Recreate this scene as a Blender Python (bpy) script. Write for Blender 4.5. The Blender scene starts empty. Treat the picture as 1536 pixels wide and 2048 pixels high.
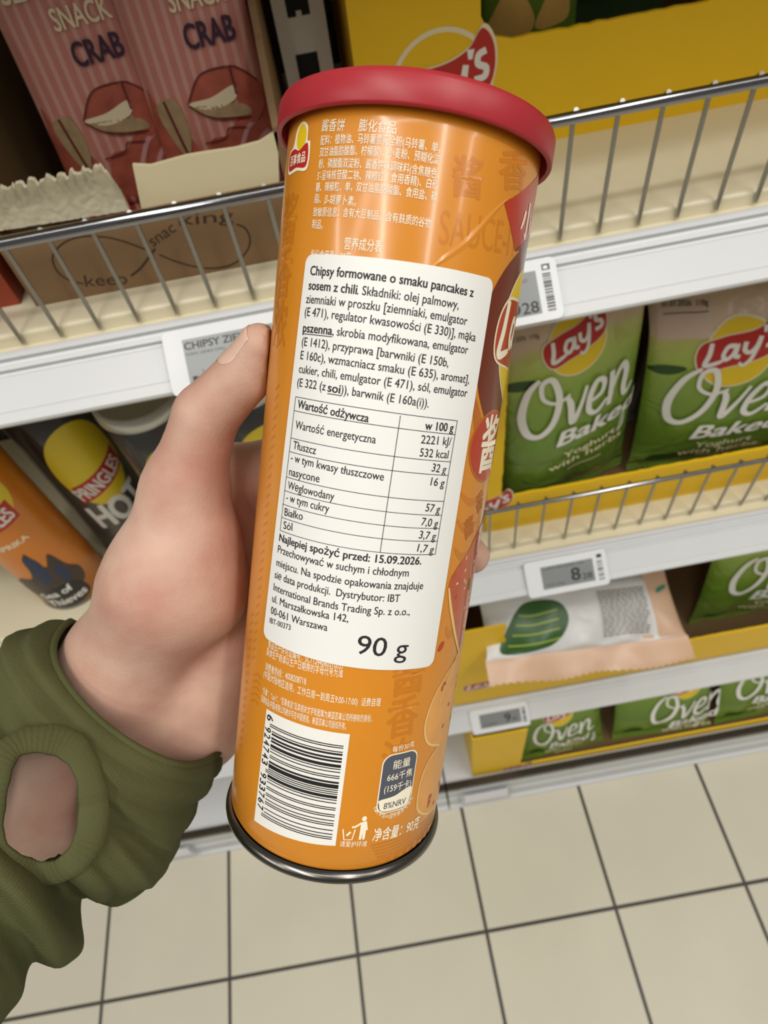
import bpy, bmesh, math, random
import numpy as np
from mathutils import Vector, Matrix

random.seed(7)
SC = bpy.context.scene
COL = SC.collection
PI = math.pi

# ------------------------------------------------------------------ camera
FPX = 1298.6
H = 1.4875                                    # camera height above the floor
M = np.array([[0.98238020, -0.14753823, -0.11472405],      # rows: camera right, down, forward in world axes
              [-0.18672266, -0.80103822, -0.56874636],
              [-0.00798651, 0.58014674, -0.81447282]])
CAMP = np.array([0.0, 0.0, H])
cam = bpy.data.cameras.new('camera')
cam.sensor_fit = 'VERTICAL'
cam.sensor_height = 36.0
cam.lens = FPX / 2048 * 36.0
cam.clip_start = 0.01
cam.clip_end = 60
cam.dof.use_dof = True
cam.dof.focus_distance = 0.172
cam.dof.aperture_fstop = 20
camo = bpy.data.objects.new('camera', cam)
COL.objects.link(camo)
mw = Matrix.Identity(4)
for i in range(3):
    mw[i][0] = M[0][i]
    mw[i][1] = -M[1][i]
    mw[i][2] = -M[2][i]
    mw[i][3] = CAMP[i]
camo.matrix_world = mw
SC.camera = camo

# ------------------------------------------------------------------ world, lamps, exposure
SC.view_settings.view_transform = 'Standard'
SC.view_settings.look = 'None'
SC.view_settings.exposure = 0.12
SC.view_settings.gamma = 1.0
SC.view_settings.use_curve_mapping = False
w = bpy.data.worlds.new('store_air')
w.use_nodes = True
w.node_tree.nodes['Background'].inputs[0].default_value = (1.0, 0.965, 0.90, 1)
w.node_tree.nodes['Background'].inputs[1].default_value = 0.15
SC.world = w


def strip_lamp(x, y, z, lx, ly, power, col=(1.0, 0.97, 0.915)):
    l = bpy.data.lights.new('ceiling_strip_lamp', 'AREA')
    l.shape = 'RECTANGLE'
    l.size = lx
    l.size_y = ly
    l.energy = power
    l.color = col
    o = bpy.data.objects.new('ceiling_strip_lamp', l)
    o.location = (x, y, z)
    COL.objects.link(o)
    return o


for x_ in (-2.6, -0.7, 1.2, 3.1):              # rows of fluorescent strips running towards the shelving
    strip_lamp(x_, -1.0, 3.5, 0.16, 2.4, 28)
strip_lamp(0.2, -0.60, 3.5, 5.5, 0.16, 24)

# ------------------------------------------------------------------ helpers


def lin(c):
    c = c / 255.0
    return c / 12.92 if c <= 0.04045 else ((c + 0.055) / 1.055) ** 2.4


def rgb(r, g, b):
    return (lin(r), lin(g), lin(b), 1.0)


MATS = {}


def mat(name, col, rough=0.5, metal=0.0, spec=0.5, noise=0.0, nscale=40.0, bump=0.0, bscale=200.0, coat=0.0,
        sss=0.0, trans=0.0, alpha=1.0, aniso=None):
    if name in MATS:
        return MATS[name]
    m = bpy.data.materials.new(name)
    m.use_nodes = True
    nt = m.node_tree
    b = nt.nodes['Principled BSDF']
    b.inputs['Base Color'].default_value = rgb(*col)
    b.inputs['Roughness'].default_value = rough
    b.inputs['Metallic'].default_value = metal
    b.inputs['Specular IOR Level'].default_value = spec
    b.inputs['Coat Weight'].default_value = coat
    b.inputs['Coat Roughness'].default_value = 0.12
    if sss:
        b.inputs['Subsurface Weight'].default_value = sss
        b.inputs['Subsurface Radius'].default_value = (1.0, 0.35, 0.2)
        b.inputs['Subsurface Scale'].default_value = 0.004
    b.inputs['Transmission Weight'].default_value = trans
    b.inputs['Alpha'].default_value = alpha
    tc = nt.nodes.new('ShaderNodeTexCoord')
    if noise:
        n = nt.nodes.new('ShaderNodeTexNoise')
        n.inputs['Scale'].default_value = nscale
        n.inputs['Detail'].default_value = 5
        nt.links.new(tc.outputs['Object'], n.inputs['Vector'])
        mx = nt.nodes.new('ShaderNodeMix')
        mx.data_type = 'RGBA'
        mx.inputs[6].default_value = tuple(min(1, x * (1 - noise)) for x in rgb(*col)[:3]) + (1,)
        mx.inputs[7].default_value = tuple(min(1, x * (1 + noise)) for x in rgb(*col)[:3]) + (1,)
        nt.links.new(n.outputs['Fac'], mx.inputs[0])
        nt.links.new(mx.outputs[2], b.inputs['Base Color'])
    if bump:
        n2 = nt.nodes.new('ShaderNodeTexNoise')
        n2.inputs['Scale'].default_value = bscale
        n2.inputs['Detail'].default_value = 4
        nt.links.new(tc.outputs['Object'], n2.inputs['Vector'])
        bp = nt.nodes.new('ShaderNodeBump')
        bp.inputs['Strength'].default_value = bump
        bp.inputs['Distance'].default_value = 0.001
        nt.links.new(n2.outputs['Fac'], bp.inputs['Height'])
        nt.links.new(bp.outputs['Normal'], b.inputs['Normal'])
    MATS[name] = m
    return m


def ramp_mat(name, stops, rough=0.35, axis='v', dist=0.0, spec=0.5, bump=0.25, bscale=30, wave=None):
    """printed film: colours run along the UV layer of the part"""
    if name in MATS:
        return MATS[name]
    m = bpy.data.materials.new(name)
    m.use_nodes = True
    nt = m.node_tree
    b = nt.nodes['Principled BSDF']
    b.inputs['Roughness'].default_value = rough
    b.inputs['Specular IOR Level'].default_value = spec
    uv = nt.nodes.new('ShaderNodeUVMap')
    uv.uv_map = 'print'
    sep = nt.nodes.new('ShaderNodeSeparateXYZ')
    nt.links.new(uv.outputs[0], sep.inputs[0])
    src = sep.outputs[1 if axis == 'v' else 0]
    if dist:
        n = nt.nodes.new('ShaderNodeTexNoise')
        n.inputs['Scale'].default_value = 2.2
        n.inputs['Detail'].default_value = 1.5
        nt.links.new(uv.outputs[0], n.inputs['Vector'])
        ma = nt.nodes.new('ShaderNodeMath')
        ma.operation = 'MULTIPLY_ADD'
        ma.inputs[1].default_value = dist
        nt.links.new(n.outputs['Fac'], ma.inputs[0])
        nt.links.new(src, ma.inputs[2])
        sb = nt.nodes.new('ShaderNodeMath')
        sb.operation = 'SUBTRACT'
        sb.inputs[1].default_value = dist * 0.5
        nt.links.new(ma.outputs[0], sb.inputs[0])
        src = sb.outputs[0]
    cr = nt.nodes.new('ShaderNodeValToRGB')
    e = cr.color_ramp.elements
    while len(e) > 1:
        e.remove(e[-1])
    e[0].position = stops[0][0]
    e[0].color = rgb(*stops[0][1])
    for p_, c_ in stops[1:]:
        k = e.new(p_)
        k.color = rgb(*c_)
    nt.links.new(src, cr.inputs[0])
    out = cr.outputs[0]
    if wave:
        freq, wc, fac = wave
        ml = nt.nodes.new('ShaderNodeMath')
        ml.operation = 'MULTIPLY'
        ml.inputs[1].default_value = freq * 2 * PI
        nt.links.new(sep.outputs[0], ml.inputs[0])
        sn = nt.nodes.new('ShaderNodeMath')
        sn.operation = 'SINE'
        nt.links.new(ml.outputs[0], sn.inputs[0])
        mr = nt.nodes.new('ShaderNodeMapRange')
        mr.inputs[1].default_value = 0.15
        mr.inputs[2].default_value = 0.45
        mr.inputs[3].default_value = 0
        mr.inputs[4].default_value = fac
        nt.links.new(sn.outputs[0], mr.inputs[0])
        mx = nt.nodes.new('ShaderNodeMix')
        mx.data_type = 'RGBA'
        nt.links.new(mr.outputs[0], mx.inputs[0])
        nt.links.new(out, mx.inputs[6])
        mx.inputs[7].default_value = rgb(*wc)
        out = mx.outputs[2]
    nt.links.new(out, b.inputs['Base Color'])
    if bump:
        n2 = nt.nodes.new('ShaderNodeTexNoise')
        n2.inputs['Scale'].default_value = bscale
        n2.inputs['Detail'].default_value = 2
        n2.inputs['Distortion'].default_value = 1.0
        tc = nt.nodes.new('ShaderNodeTexCoord')
        nt.links.new(tc.outputs['Object'], n2.inputs['Vector'])
        bp = nt.nodes.new('ShaderNodeBump')
        bp.inputs['Strength'].default_value = bump
        bp.inputs['Distance'].default_value = 0.006
        nt.links.new(n2.outputs['Fac'], bp.inputs['Height'])
        nt.links.new(bp.outputs['Normal'], b.inputs['Normal'])
    MATS[name] = m
    return m


class G:
    """collects geometry with material slots, builds ONE mesh object"""

    def __init__(s):
        s.v, s.f, s.mi, s.sm, s.mats, s.uv = [], [], [], [], [], []
        s.n = 0

    def add(s, verts, faces, m, smooth=False, uv=None):
        if m not in s.mats:
            s.mats.append(m)
        k = s.mats.index(m)
        verts = np.asarray(verts, float).reshape(-1, 3)
        s.v.append(verts)
        for f in faces:
            s.f.append(tuple(int(i) + s.n for i in f))
            s.mi.append(k)
            s.sm.append(smooth)
        s.uv.append(np.asarray(uv, float) if uv is not None else np.zeros((len(verts), 2)))
        s.n += len(verts)

    def box(s, x0, x1, y0, y1, z0, z1, m):
        v = [(x, y, z) for x in (x0, x1) for y in (y0, y1) for z in (z0, z1)]
        s.add(v, [(0, 1, 3, 2), (4, 6, 7, 5), (0, 4, 5, 1), (2, 3, 7, 6), (0, 2, 6, 4), (1, 5, 7, 3)], m)

    def grid(s, P, m, smooth=True, uv=None, closed_u=False, flip=False):
        P = np.asarray(P, float)
        a, b = P.shape[:2]
        F = []
        for i in range(a - 1):
            for j in range(b if closed_u else b - 1):
                j2 = (j + 1) % b
                q = (i * b + j, i * b + j2, (i + 1) * b + j2, (i + 1) * b + j)
                F.append(q[::-1] if flip else q)
        s.add(P.reshape(-1, 3), F, m, smooth, None if uv is None else np.asarray(uv).reshape(-1, 2))

    def tube(s, pts, r, m, n=10, caps=True):
        pts = [Vector(p) for p in pts]
        rs = r if isinstance(r, (list, tuple)) else [r] * len(pts)
        rows = []
        up = None
        for i, p in enumerate(pts):
            d = (pts[min(i + 1, len(pts) - 1)] - pts[max(i - 1, 0)]).normalized()
            if up is None:
                up = d.orthogonal().normalized()
            up = (up - d * up.dot(d)).normalized()
            o = d.cross(up)
            rows.append([p + rs[i] * (math.cos(2 * PI * k / n) * up + math.sin(2 * PI * k / n) * o) for k in range(n)])
        base = s.n
        s.grid([[tuple(q) for q in row] for row in rows], m, True, closed_u=True)
        if caps:
            s.add([tuple(q) for q in rows[0]], [tuple(range(n))[::-1]], m)
            s.add([tuple(q) for q in rows[-1]], [tuple(range(n))], m)

    def lathe(s, prof, m, c, ax, e1, e2, n=96, smooth=True):
        """prof: (radius, distance along axis)"""
        t = np.linspace(0, 2 * PI, n, endpoint=False)
        P = np.array([[c + ax * h + r * (math.cos(q) * e1 + math.sin(q) * e2) for q in t] for r, h in prof])
        s.grid(P, m, smooth, closed_u=True)

    def extrude_x(s, prof, x0, x1, m, smooth=False):
        """closed profile of (y, z), run along x"""
        n = len(prof)
        v = [(x0, y, z) for y, z in prof] + [(x1, y, z) for y, z in prof]
        f = [(i, (i + 1) % n, n + (i + 1) % n, n + i) for i in range(n)]
        s.add(v, f, m, smooth)
        for off in (0, n):
            bm_cap(s, [v[off + i] for i in range(n)], m)

    def prism(s, poly, frame, thick, m):
        """2D outline extruded: frame = (origin, ux, uy, n)"""
        o, ux, uy, nn = [np.asarray(q, float) for q in frame]
        a = [o + ux * p[0] + uy * p[1] for p in poly]
        b = [q + nn * thick for q in a]
        n = len(poly)
        s.add(a + b, [(i, (i + 1) % n, n + (i + 1) % n, n + i) for i in range(n)], m)
        bm_cap(s, a, m)
        bm_cap(s, b, m)

    def build(s, name, parent=None, fixn=False):
        me = bpy.data.meshes.new(name)
        V = np.concatenate(s.v) if s.v else np.zeros((0, 3))
        o = bpy.data.objects.new(name, me)
        off = np.zeros(3)
        if parent is None:
            lo, hi = V.min(0), V.max(0)
            off = np.array([(lo[0] + hi[0]) / 2, (lo[1] + hi[1]) / 2, lo[2]])
        me.from_pydata((V - off).tolist(), [], s.f)
        for m in s.mats:
            me.materials.append(m)
        me.polygons.foreach_set('material_index', s.mi)
        me.polygons.foreach_set('use_smooth', s.sm)
        U = np.concatenate(s.uv)
        if np.abs(U).sum() > 0:
            ul = me.uv_layers.new(name='print')
            idx = np.empty(len(me.loops), dtype=np.int32)
            me.loops.foreach_get('vertex_index', idx)
            ul.data.foreach_set('uv', U[idx].ravel())
        me.validate()
        if fixn:
            bm = bmesh.new()
            bm.from_mesh(me)
            bmesh.ops.recalc_face_normals(bm, faces=bm.faces)
            bm.to_mesh(me)
            bm.free()
        me.update()
        COL.objects.link(o)
        if parent is not None:
            o.parent = parent
            o.matrix_parent_inverse = PINV[parent.name]
        else:
            o.location = off
            PINV[o.name] = Matrix.Translation(-Vector(off))
        return o


PINV = {}


def bm_cap(g, pts, m):
    bm = bmesh.new()
    vs = [bm.verts.new(p) for p in pts]
    f = bm.faces.new(vs)
    f.normal_update()
    bmesh.ops.triangulate(bm, faces=[f])
    bm.verts.index_update()
    g.add([tuple(v.co) for v in bm.verts], [[v.index for v in f.verts] for f in bm.faces], m)
    bm.free()


def tag(o, label, cat, group=None, kind=None):
    if label:
        o['label'] = label
    if cat:
        o['category'] = cat
    if group:
        o['group'] = group
    if kind:
        o['kind'] = kind
    return o


def thing(name, label, cat, loc, group=None):
    o = bpy.data.objects.new(name, None)
    o.empty_display_size = 0.02
    o.location = loc
    COL.objects.link(o)
    PINV[o.name] = Matrix.Translation(-Vector(loc))
    return tag(o, label, cat, group)


# ---- points of the place read off camera rays
def ray(px, py):
    return M.T @ np.array([(px - 768) / FPX, (py - 1024) / FPX, 1.0])


def onY(px, py, Y):
    d = ray(px, py)
    return CAMP + d * Y / d[1]


def onZ(px, py, Z):
    d = ray(px, py)
    return CAMP + d * (Z - H) / d[2]


def P(px, py, z):
    return CAMP + ray(px, py) * z


def toworld(c):
    return CAMP + M.T @ np.asarray(c, float)


# ---- printing: flat outlines bent onto a surface
_tc = {}


def text2d(s, bold=0.0):
    k = (s, bold)
    if k in _tc:
        return _tc[k]
    c = bpy.data.curves.new('lettering', 'FONT')
    c.body = s
    c.size = 1
    c.offset = bold
    c.resolution_u = 3
    o = bpy.data.objects.new('lettering', c)
    COL.objects.link(o)
    dg = bpy.context.evaluated_depsgraph_get()
    dg.update()
    me = bpy.data.meshes.new_from_object(o.evaluated_get(dg))
    V = np.array([v.co[:2] for v in me.vertices]) if len(me.vertices) else np.zeros((0, 2))
    F = [tuple(p.vertices) for p in me.polygons]
    bpy.data.objects.remove(o)
    bpy.data.curves.remove(c)
    bpy.data.meshes.remove(me)
    _tc[k] = (V, F)
    return V, F


def catmull(pts, n=8, closed=False):
    pts = [np.array(p, float) for p in pts]
    out = []
    N = len(pts)
    rng = range(N if closed else N - 1)
    for i in rng:
        if closed:
            p0, p1, p2, p3 = pts[i - 1], pts[i], pts[(i + 1) % N], pts[(i + 2) % N]
        else:
            p0, p1, p2, p3 = pts[max(i - 1, 0)], pts[i], pts[i + 1], pts[min(i + 2, N - 1)]
        for k in range(n):
            t = k / n
            out.append(0.5 * (2 * p1 + (p2 - p0) * t + (2 * p0 - 5 * p1 + 4 * p2 - p3) * t * t + (3 * p1 - p0 - 3 * p2 + p3) * t ** 3))
    if not closed:
        out.append(pts[-1])
    return out


class Pr:
    def __init__(s, g, mapf, su=None, sv=None, d=0.00006):
        s.g, s.mapf, s.su, s.sv, s.d, s.k = g, mapf, su, sv, d, 0

    def emit(s, V, F, m, layer):
        V = np.asarray(V, float)
        if len(V) == 0:
            return
        bm = bmesh.new()
        vs = [bm.verts.new((p[0], p[1], 0)) for p in V]
        for f in F:
            try:
                bm.faces.new([vs[i] for i in f])
            except ValueError:
                pass
        big = [f for f in bm.faces if len(f.verts) > 4]
        for f in big:
            f.normal_update()
        if big:
            bmesh.ops.triangulate(bm, faces=big)
        lo, hi = V.min(0), V.max(0)
        for ax, st in ((0, s.su), (1, s.sv)):
            if not st:
                continue
            k = math.floor(lo[ax] / st) + 1
            while k * st < hi[ax]:
                no = [0, 0, 0]
                no[ax] = 1
                co = [0, 0, 0]
                co[ax] = k * st
                bmesh.ops.bisect_plane(bm, geom=bm.verts[:] + bm.edges[:] + bm.faces[:], dist=1e-9, plane_co=co, plane_no=no)
                k += 1
        bm.verts.index_update()
        A = np.array([v.co[:2] for v in bm.verts])
        FF = [[v.index for v in f.verts] for f in bm.faces]
        bm.free()
        s.g.add(s.mapf(A[:, 0], A[:, 1], s.d * (1 + layer)), FF, m, True)

    def poly(s, pts, m, layer=0):
        s.emit(pts, [tuple(range(len(pts)))], m, layer)

    def rect(s, x0, y0, x1, y1, m, layer=0):
        s.poly([(x0, y0), (x1, y0), (x1, y1), (x0, y1)], m, layer)

    def rrect(s, x0, y0, x1, y1, r, m, layer=0):
        pts = []
        for cx, cy, a in ((x1 - r, y1 - r, 0), (x0 + r, y1 - r, 90), (x0 + r, y0 + r, 180), (x1 - r, y0 + r, 270)):
            for k in range(7):
                t = math.radians(a + 15 * k)
                pts.append((cx + r * math.cos(t), cy + r * math.sin(t)))
        s.poly(pts, m, layer)

    def ell(s, cx, cy, rx, ry, m, layer=0, rot=0, n=40):
        c, q = math.cos(rot), math.sin(rot)
        s.poly([(cx + rx * math.cos(t) * c - ry * math.sin(t) * q, cy + rx * math.cos(t) * q + ry * math.sin(t) * c)
                for t in np.linspace(0, 2 * PI, n, endpoint=False)], m, layer)

    def blob(s, pts, m, layer=0, n=6):
        s.poly([tuple(p) for p in catmull(pts, n, True)], m, layer)

    def stroke(s, pts, w, m, layer=0, smooth=True, closed=False):
        if smooth:
            pts = catmull(pts, 8, closed)
            if closed:
                pts = pts + [pts[0]]
        pts = np.array([np.array(p[:2], float) for p in pts])
        n = len(pts)
        ws = np.interp(np.linspace(0, 1, n), np.linspace(0, 1, len(w)), w) if isinstance(w, (list, tuple)) else np.full(n, w)
        d = np.gradient(pts, axis=0)
        d /= np.linalg.norm(d, axis=1)[:, None] + 1e-12
        nn = np.c_[-d[:, 1], d[:, 0]] * ws[:, None] / 2
        V = np.r_[pts + nn, pts - nn]
        s.k = (s.k + 1) % 6
        s.emit(V, [(i, i + 1, n + i + 1, n + i) for i in range(n - 1)], m, layer + 0.14 * s.k)

    def text(s, t, x0, y0, x1, y1, cap, m, layer=0, bold=0.0, shear=0.0, natural=False, asc=0.72):
        """baseline runs (x0,y0)-(x1,y1); cap = cap height; squeezed to the baseline length unless natural"""
        V, F = text2d(t)
        if len(V) == 0:
            return
        copies = [(0, 0)]
        if bold:                                  # overstruck copies thicken the strokes
            copies += [(bold, 0.35 * bold), (-bold, -0.35 * bold), (0.5 * bold, -0.6 * bold), (-0.5 * bold, 0.6 * bold)]
        sc = cap / asc
        wx = V[:, 0].max() - V[:, 0].min()
        L = math.hypot(x1 - x0, y1 - y0)
        sx = sc if natural else L / max(wx, 1e-6)
        c, q = (x1 - x0) / L, (y1 - y0) / L
        v0 = V[:, 0].min()
        for i, (bx, by) in enumerate(copies):     # each copy a hair above the last, so no faces coincide
            yy = V[:, 1] + by
            X = (V[:, 0] + bx - v0) * sx + shear * yy * sc
            Y = yy * sc
            s.emit(np.c_[x0 + X * c - Y * q, y0 + X * q + Y * c], F, m, layer + 0.14 * i)


def planar(o, ux, uy, n):
    o, ux, uy, n = [np.asarray(q, float) for q in (o, ux, uy, n)]
    return lambda U, V, off: o + np.outer(U, ux) + np.outer(V, uy) + n * off


# common inks and materials
WHITE = mat('ink_white', (238, 236, 228), 0.45)
CREAM = mat('ink_cream', (240, 226, 190), 0.45)
BLACK = mat('ink_black', (26, 24, 26), 0.5)
RED = mat('ink_red', (186, 40, 34), 0.4)
YELLOW = mat('ink_yellow', (235, 200, 24), 0.4)
DGREEN = mat('ink_dark_green', (40, 74, 22), 0.4)
LGREEN = mat('ink_light_green', (150, 172, 60), 0.4)
GOLD = mat('ink_chip_gold', (214, 172, 92), 0.45, noise=0.15, nscale=90)

# ------------------------------------------------------------------ the setting
YR = 0.3375                                     # front top line of the price rails
Z1, Z2, Z3 = H - 0.70 * YR, H - 1.76 * YR, H - 3.08 * YR
XL, XM, XR = -1.0, 0.008, 1.0

TILE, GX, GY = 0.25, 0.0, 0.0


def tile_mat():
    m = bpy.data.materials.new('floor_tiles')
    m.use_nodes = True
    nt = m.node_tree
    b = nt.nodes['Principled BSDF']
    b.inputs['Roughness'].default_value = 0.38
    b.inputs['Specular IOR Level'].default_value = 0.35
    tc = nt.nodes.new('ShaderNodeTexCoord')
    br = nt.nodes.new('ShaderNodeTexBrick')
    br.offset = 0.0
    br.squash = 1.0
    br.inputs['Scale'].default_value = 1.0
    br.inputs['Brick Width'].default_value = TILE
    br.inputs['Row Height'].default_value = TILE
    br.inputs['Mortar Size'].default_value = 0.0034
    br.inputs['Mortar Smooth'].default_value = 0.1
    br.inputs['Color1'].default_value = rgb(206, 200, 180)
    br.inputs['Color2'].default_value = rgb(202, 196, 177)
    br.inputs['Mortar'].default_value = rgb(56, 50, 45)
    nt.links.new(tc.outputs['Object'], br.inputs['Vector'])
    n = nt.nodes.new('ShaderNodeTexNoise')
    n.inputs['Scale'].default_value = 7
    n.inputs['Detail'].default_value = 6
    nt.links.new(tc.outputs['Object'], n.inputs['Vector'])
    mr = nt.nodes.new('ShaderNodeMapRange')
    mr.inputs[3].default_value = 0.93
    mr.inputs[4].default_value = 1.07
    nt.links.new(n.outputs['Fac'], mr.inputs[0])
    mx = nt.nodes.new('ShaderNodeMix')
    mx.data_type = 'RGBA'
    mx.blend_type = 'MULTIPLY'
    mx.inputs[0].default_value = 1
    nt.links.new(br.outputs['Color'], mx.inputs[6])
    nt.links.new(mr.outputs[0], mx.inputs[7])
    nt.links.new(mx.outputs[2], b.inputs['Base Color'])
    bp = nt.nodes.new('ShaderNodeBump')
    bp.inputs['Strength'].default_value = 0.5
    bp.inputs['Distance'].default_value = 0.002
    bp.invert = True
    nt.links.new(br.outputs['Fac'], bp.inputs['Height'])
    nt.links.new(bp.outputs['Normal'], b.inputs['Normal'])
    return m


# a crossing of the joints lies at px (970,1858): put the tile origin there
cross = onZ(973, 1863, 0.0)
g = G()
g.box(-4, 4, -4, 1.2, -0.05, 0.0, tile_mat())
fl = g.build('floor')
off = Vector((cross[0], cross[1], 0.0))
fl.data.transform(Matrix.Translation(Vector(fl.location) - off))
fl.location = off
tag(fl, 'beige ceramic tile floor with dark joints', 'floor', kind='structure')

BACK = mat('back_panel_shade', (62, 56, 50), 0.6)  # shade behind the packets put into the panel colour
g = G()
g.box(-1.2, 1.2, 0.66, 0.68, 0.0, 1.9, BACK)
tag(g.build('wall_back'), 'back panel of the shelving behind the packets, coloured dark for shade', 'wall', kind='structure')

RAIL = mat('rail_white', (206, 208, 209), 0.4, noise=0.03, nscale=25)
DECK = mat('deck_cream', (219, 210, 182), 0.35, noise=0.03, nscale=12)
CHROME = mat('chrome_wire', (150, 150, 154), 0.10, metal=1.0)
STEEL = mat('dull_wire', (164, 162, 156), 0.28, metal=0.95)
POSTM = mat('post_white', (214, 212, 205), 0.45)
SLOT = mat('slot_black', (12, 12, 12), 0.8)

# upright post with slots
PY = 0.50
px0, px1 = onY(540, 0, PY)[0], onY(646, 0, PY)[0]
post = thing('shelving_upright', 'white slotted upright post between the two shelving bays', 'post', ((px0 + px1) / 2, PY + 0.02, 0.1125))
g = G()
g.box(px0, px1, PY, PY + 0.04, 0.1125, 1.9, POSTM)
g.build('post', post)
zs1, zs2 = onY(590, 33, PY)[2], onY(615, 106, PY)[2]
sx0, sx1 = onY(569, 0, PY)[0], onY(616, 0, PY)[0]
SH = 0.019
for k in range(-22, 4):
    zc = zs1 + k * (zs1 - zs2 + SH)
    g = G()
    q_ = (sx1 - sx0) / 2
    g.prism([(0, 0), (q_ * 0.75, 0), (q_ * 0.75, 0.003), (q_ * 1.25, 0.003), (q_ * 1.25, 0), (2 * q_, 0), (2 * q_, SH), (0, SH)], ((sx0, PY - 0.0006, zc), (1, 0, 0), (0, 0, 1), (0, 1, 0)), 0.001, SLOT)
    g.build('slot', post)


def rail_geo(g, x0, x1, z, s=0.1017, c=0.0815):
    T = np.array([YR, z])
    Bq = np.array([YR * (1 - s), z - c * YR])
    L = np.linalg.norm(Bq - T)
    t = (Bq - T) / L
    n = np.array([t[1], -t[0]])
    if n[1] < 0:
        n = -n                                   # outward: up and towards the aisle
    prof = []
    for a, b in ((0, -0.001), (0.02, 0.0014), (0.06, 0.0024), (0.11, 0.0020), (0.14, -0.0008), (0.18, -0.0008), (0.20, 0.0018), (0.26, 0.0018),
                 (0.285, -0.0010), (0.32, -0.0010), (0.345, 0.0008), (0.80, 0.0009), (0.83, 0.0022), (0.97, 0.0026), (1.0, 0.0012), (1.0, -0.003)):
        q = T + t * a * L + n * b
        prof.append((q[0], q[1]))
    for a, b in ((0.9, -0.004), (0.1, -0.004)):
        q = T + t * a * L + n * b
        prof.append((q[0], q[1]))
    g.extrude_x(prof, x0, x1, RAIL)
    return T, t, n, L


def shelf(label, x0, x1, z, s=0.1017, c=0.0815):
    t = thing('shelf', label, 'shelf', ((x0 + x1) / 2, 0.5, z - 0.03), 'gondola shelves')
    g = G()
    prof = [(0.655, z), (0.3545, z), (0.3532, z - 0.0003), (0.3522, z - 0.0010), (0.3517, z - 0.0020), (0.3510, z - 0.0085), (0.3380, z - 0.0090), (0.3380, z - 0.012), (0.36, z - 0.022), (0.655, z - 0.022)]
    prof = [(0.49, z)] + prof[1:-1] + [(0.49, z - 0.022)]
    g.extrude_x(prof, x0, x1, DECK)
    xa, xb = (x0, px0 - 0.001) if x1 < 0.1 else (px1 + 0.001, x1)
    g.box(xa, xb, 0.49, 0.655, z - 0.022, z, DECK)
    g.build('deck', t)
    g = G()
    rail_geo(g, x0, x1, z - 0.001, s, c)
    g.build('price_rail', t)
    return t


shelf('white shelf of the right bay carrying the tall yellow carton behind the lid', XM + 0.001, XR, Z1)
shelf('white shelf of the right bay holding the carton with two big green crisp bags', XM + 0.001, XR, Z2)
shelf('lowest raised white shelf of the right bay, bag lying on its edge', XM + 0.001, XR, Z3)
shelf('white shelf of the left bay carrying the brown carton of pink packets', XL, XM - 0.001, Z1)
shelf('white shelf of the left bay holding the row of round crisp tubes', XL, XM - 0.001, Z2)
shelf('shelf of the left bay hidden behind the green sleeve', XL, XM - 0.001, Z3)
shelf('unseen upper shelf of the left bay, shading the brown carton', XL, XM - 0.001, Z1 + 0.285)  # upper shelves out of view, added and set low for their shade
shelf('unseen upper shelf of the right bay, shading the yellow carton', XM + 0.001, XR, Z1 + 0.285)

BASEZ = 0.112
for nm, x0, x1 in (('white bottom plinth of the right bay at the floor under the lowest carton', XM + 0.002, XR),
                   ('white empty bottom plinth of the left bay beside the green cuff', XL, XM - 0.002)):
    t = thing('bottom_shelf', nm, 'shelf', ((x0 + x1) / 2, 0.45, 0.0), 'gondola bases')
    g = G()
    g.box(x0, x1, 0.2960, 0.655, BASEZ - 0.02, BASEZ, RAIL)
    g.build('deck', t)
    g = G()
    g.extrude_x([(0.286, BASEZ - 0.012), (0.2835, BASEZ - 0.018), (0.2825, 0.055), (0.279, 0.05), (0.277, 0.012), (0.2705, 0.008), (0.2705, 0.0), (0.30, 0.0), (0.30, BASEZ - 0.012)], x0, x1, RAIL)
    g.build('plinth', t)
    g = G()
    g.extrude_x([(0.2965, BASEZ), (0.2965, BASEZ + 0.012), (0.286, BASEZ + 0.012), (0.284, BASEZ + 0.008), (0.284, BASEZ - 0.010), (0.290, BASEZ - 0.010)], x0, x1, mat('dark_kick_strip', (70, 64, 56), 0.3, metal=0.7))
    g.build('front_strip', t)


# wire fences along the shelf fronts
def fence(label, x0, x1, zdeck, ztop, xs, rr=0.0031):
    t = thing('wire_fence', label, 'fence', ((x0 + x1) / 2, 0.347, zdeck), 'chrome wire fences')
    yf = 0.3465
    g = G()
    g.tube([(x0, yf, ztop), (x1, yf, ztop)], rr, CHROME, 16)
    g.build('top_rail', t)
    for x in xs:
        if x0 < x < x1:
            g = G()
            g.tube([(x, yf + 0.0035, zdeck - 0.006), (x, yf + 0.0038, ztop - 0.004), (x, yf + 0.0036, ztop + 0.0012), (x, yf + 0.001, ztop + 0.0030)], 0.00142, STEEL, 8)
            g.build('wire', t)
    return t


def foot_x(pts, z):
    a = [onZ(px, py, z)[0] for px, py in pts]
    st = (a[-1] - a[0]) / (len(a) - 1)
    return a[0], st


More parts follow.
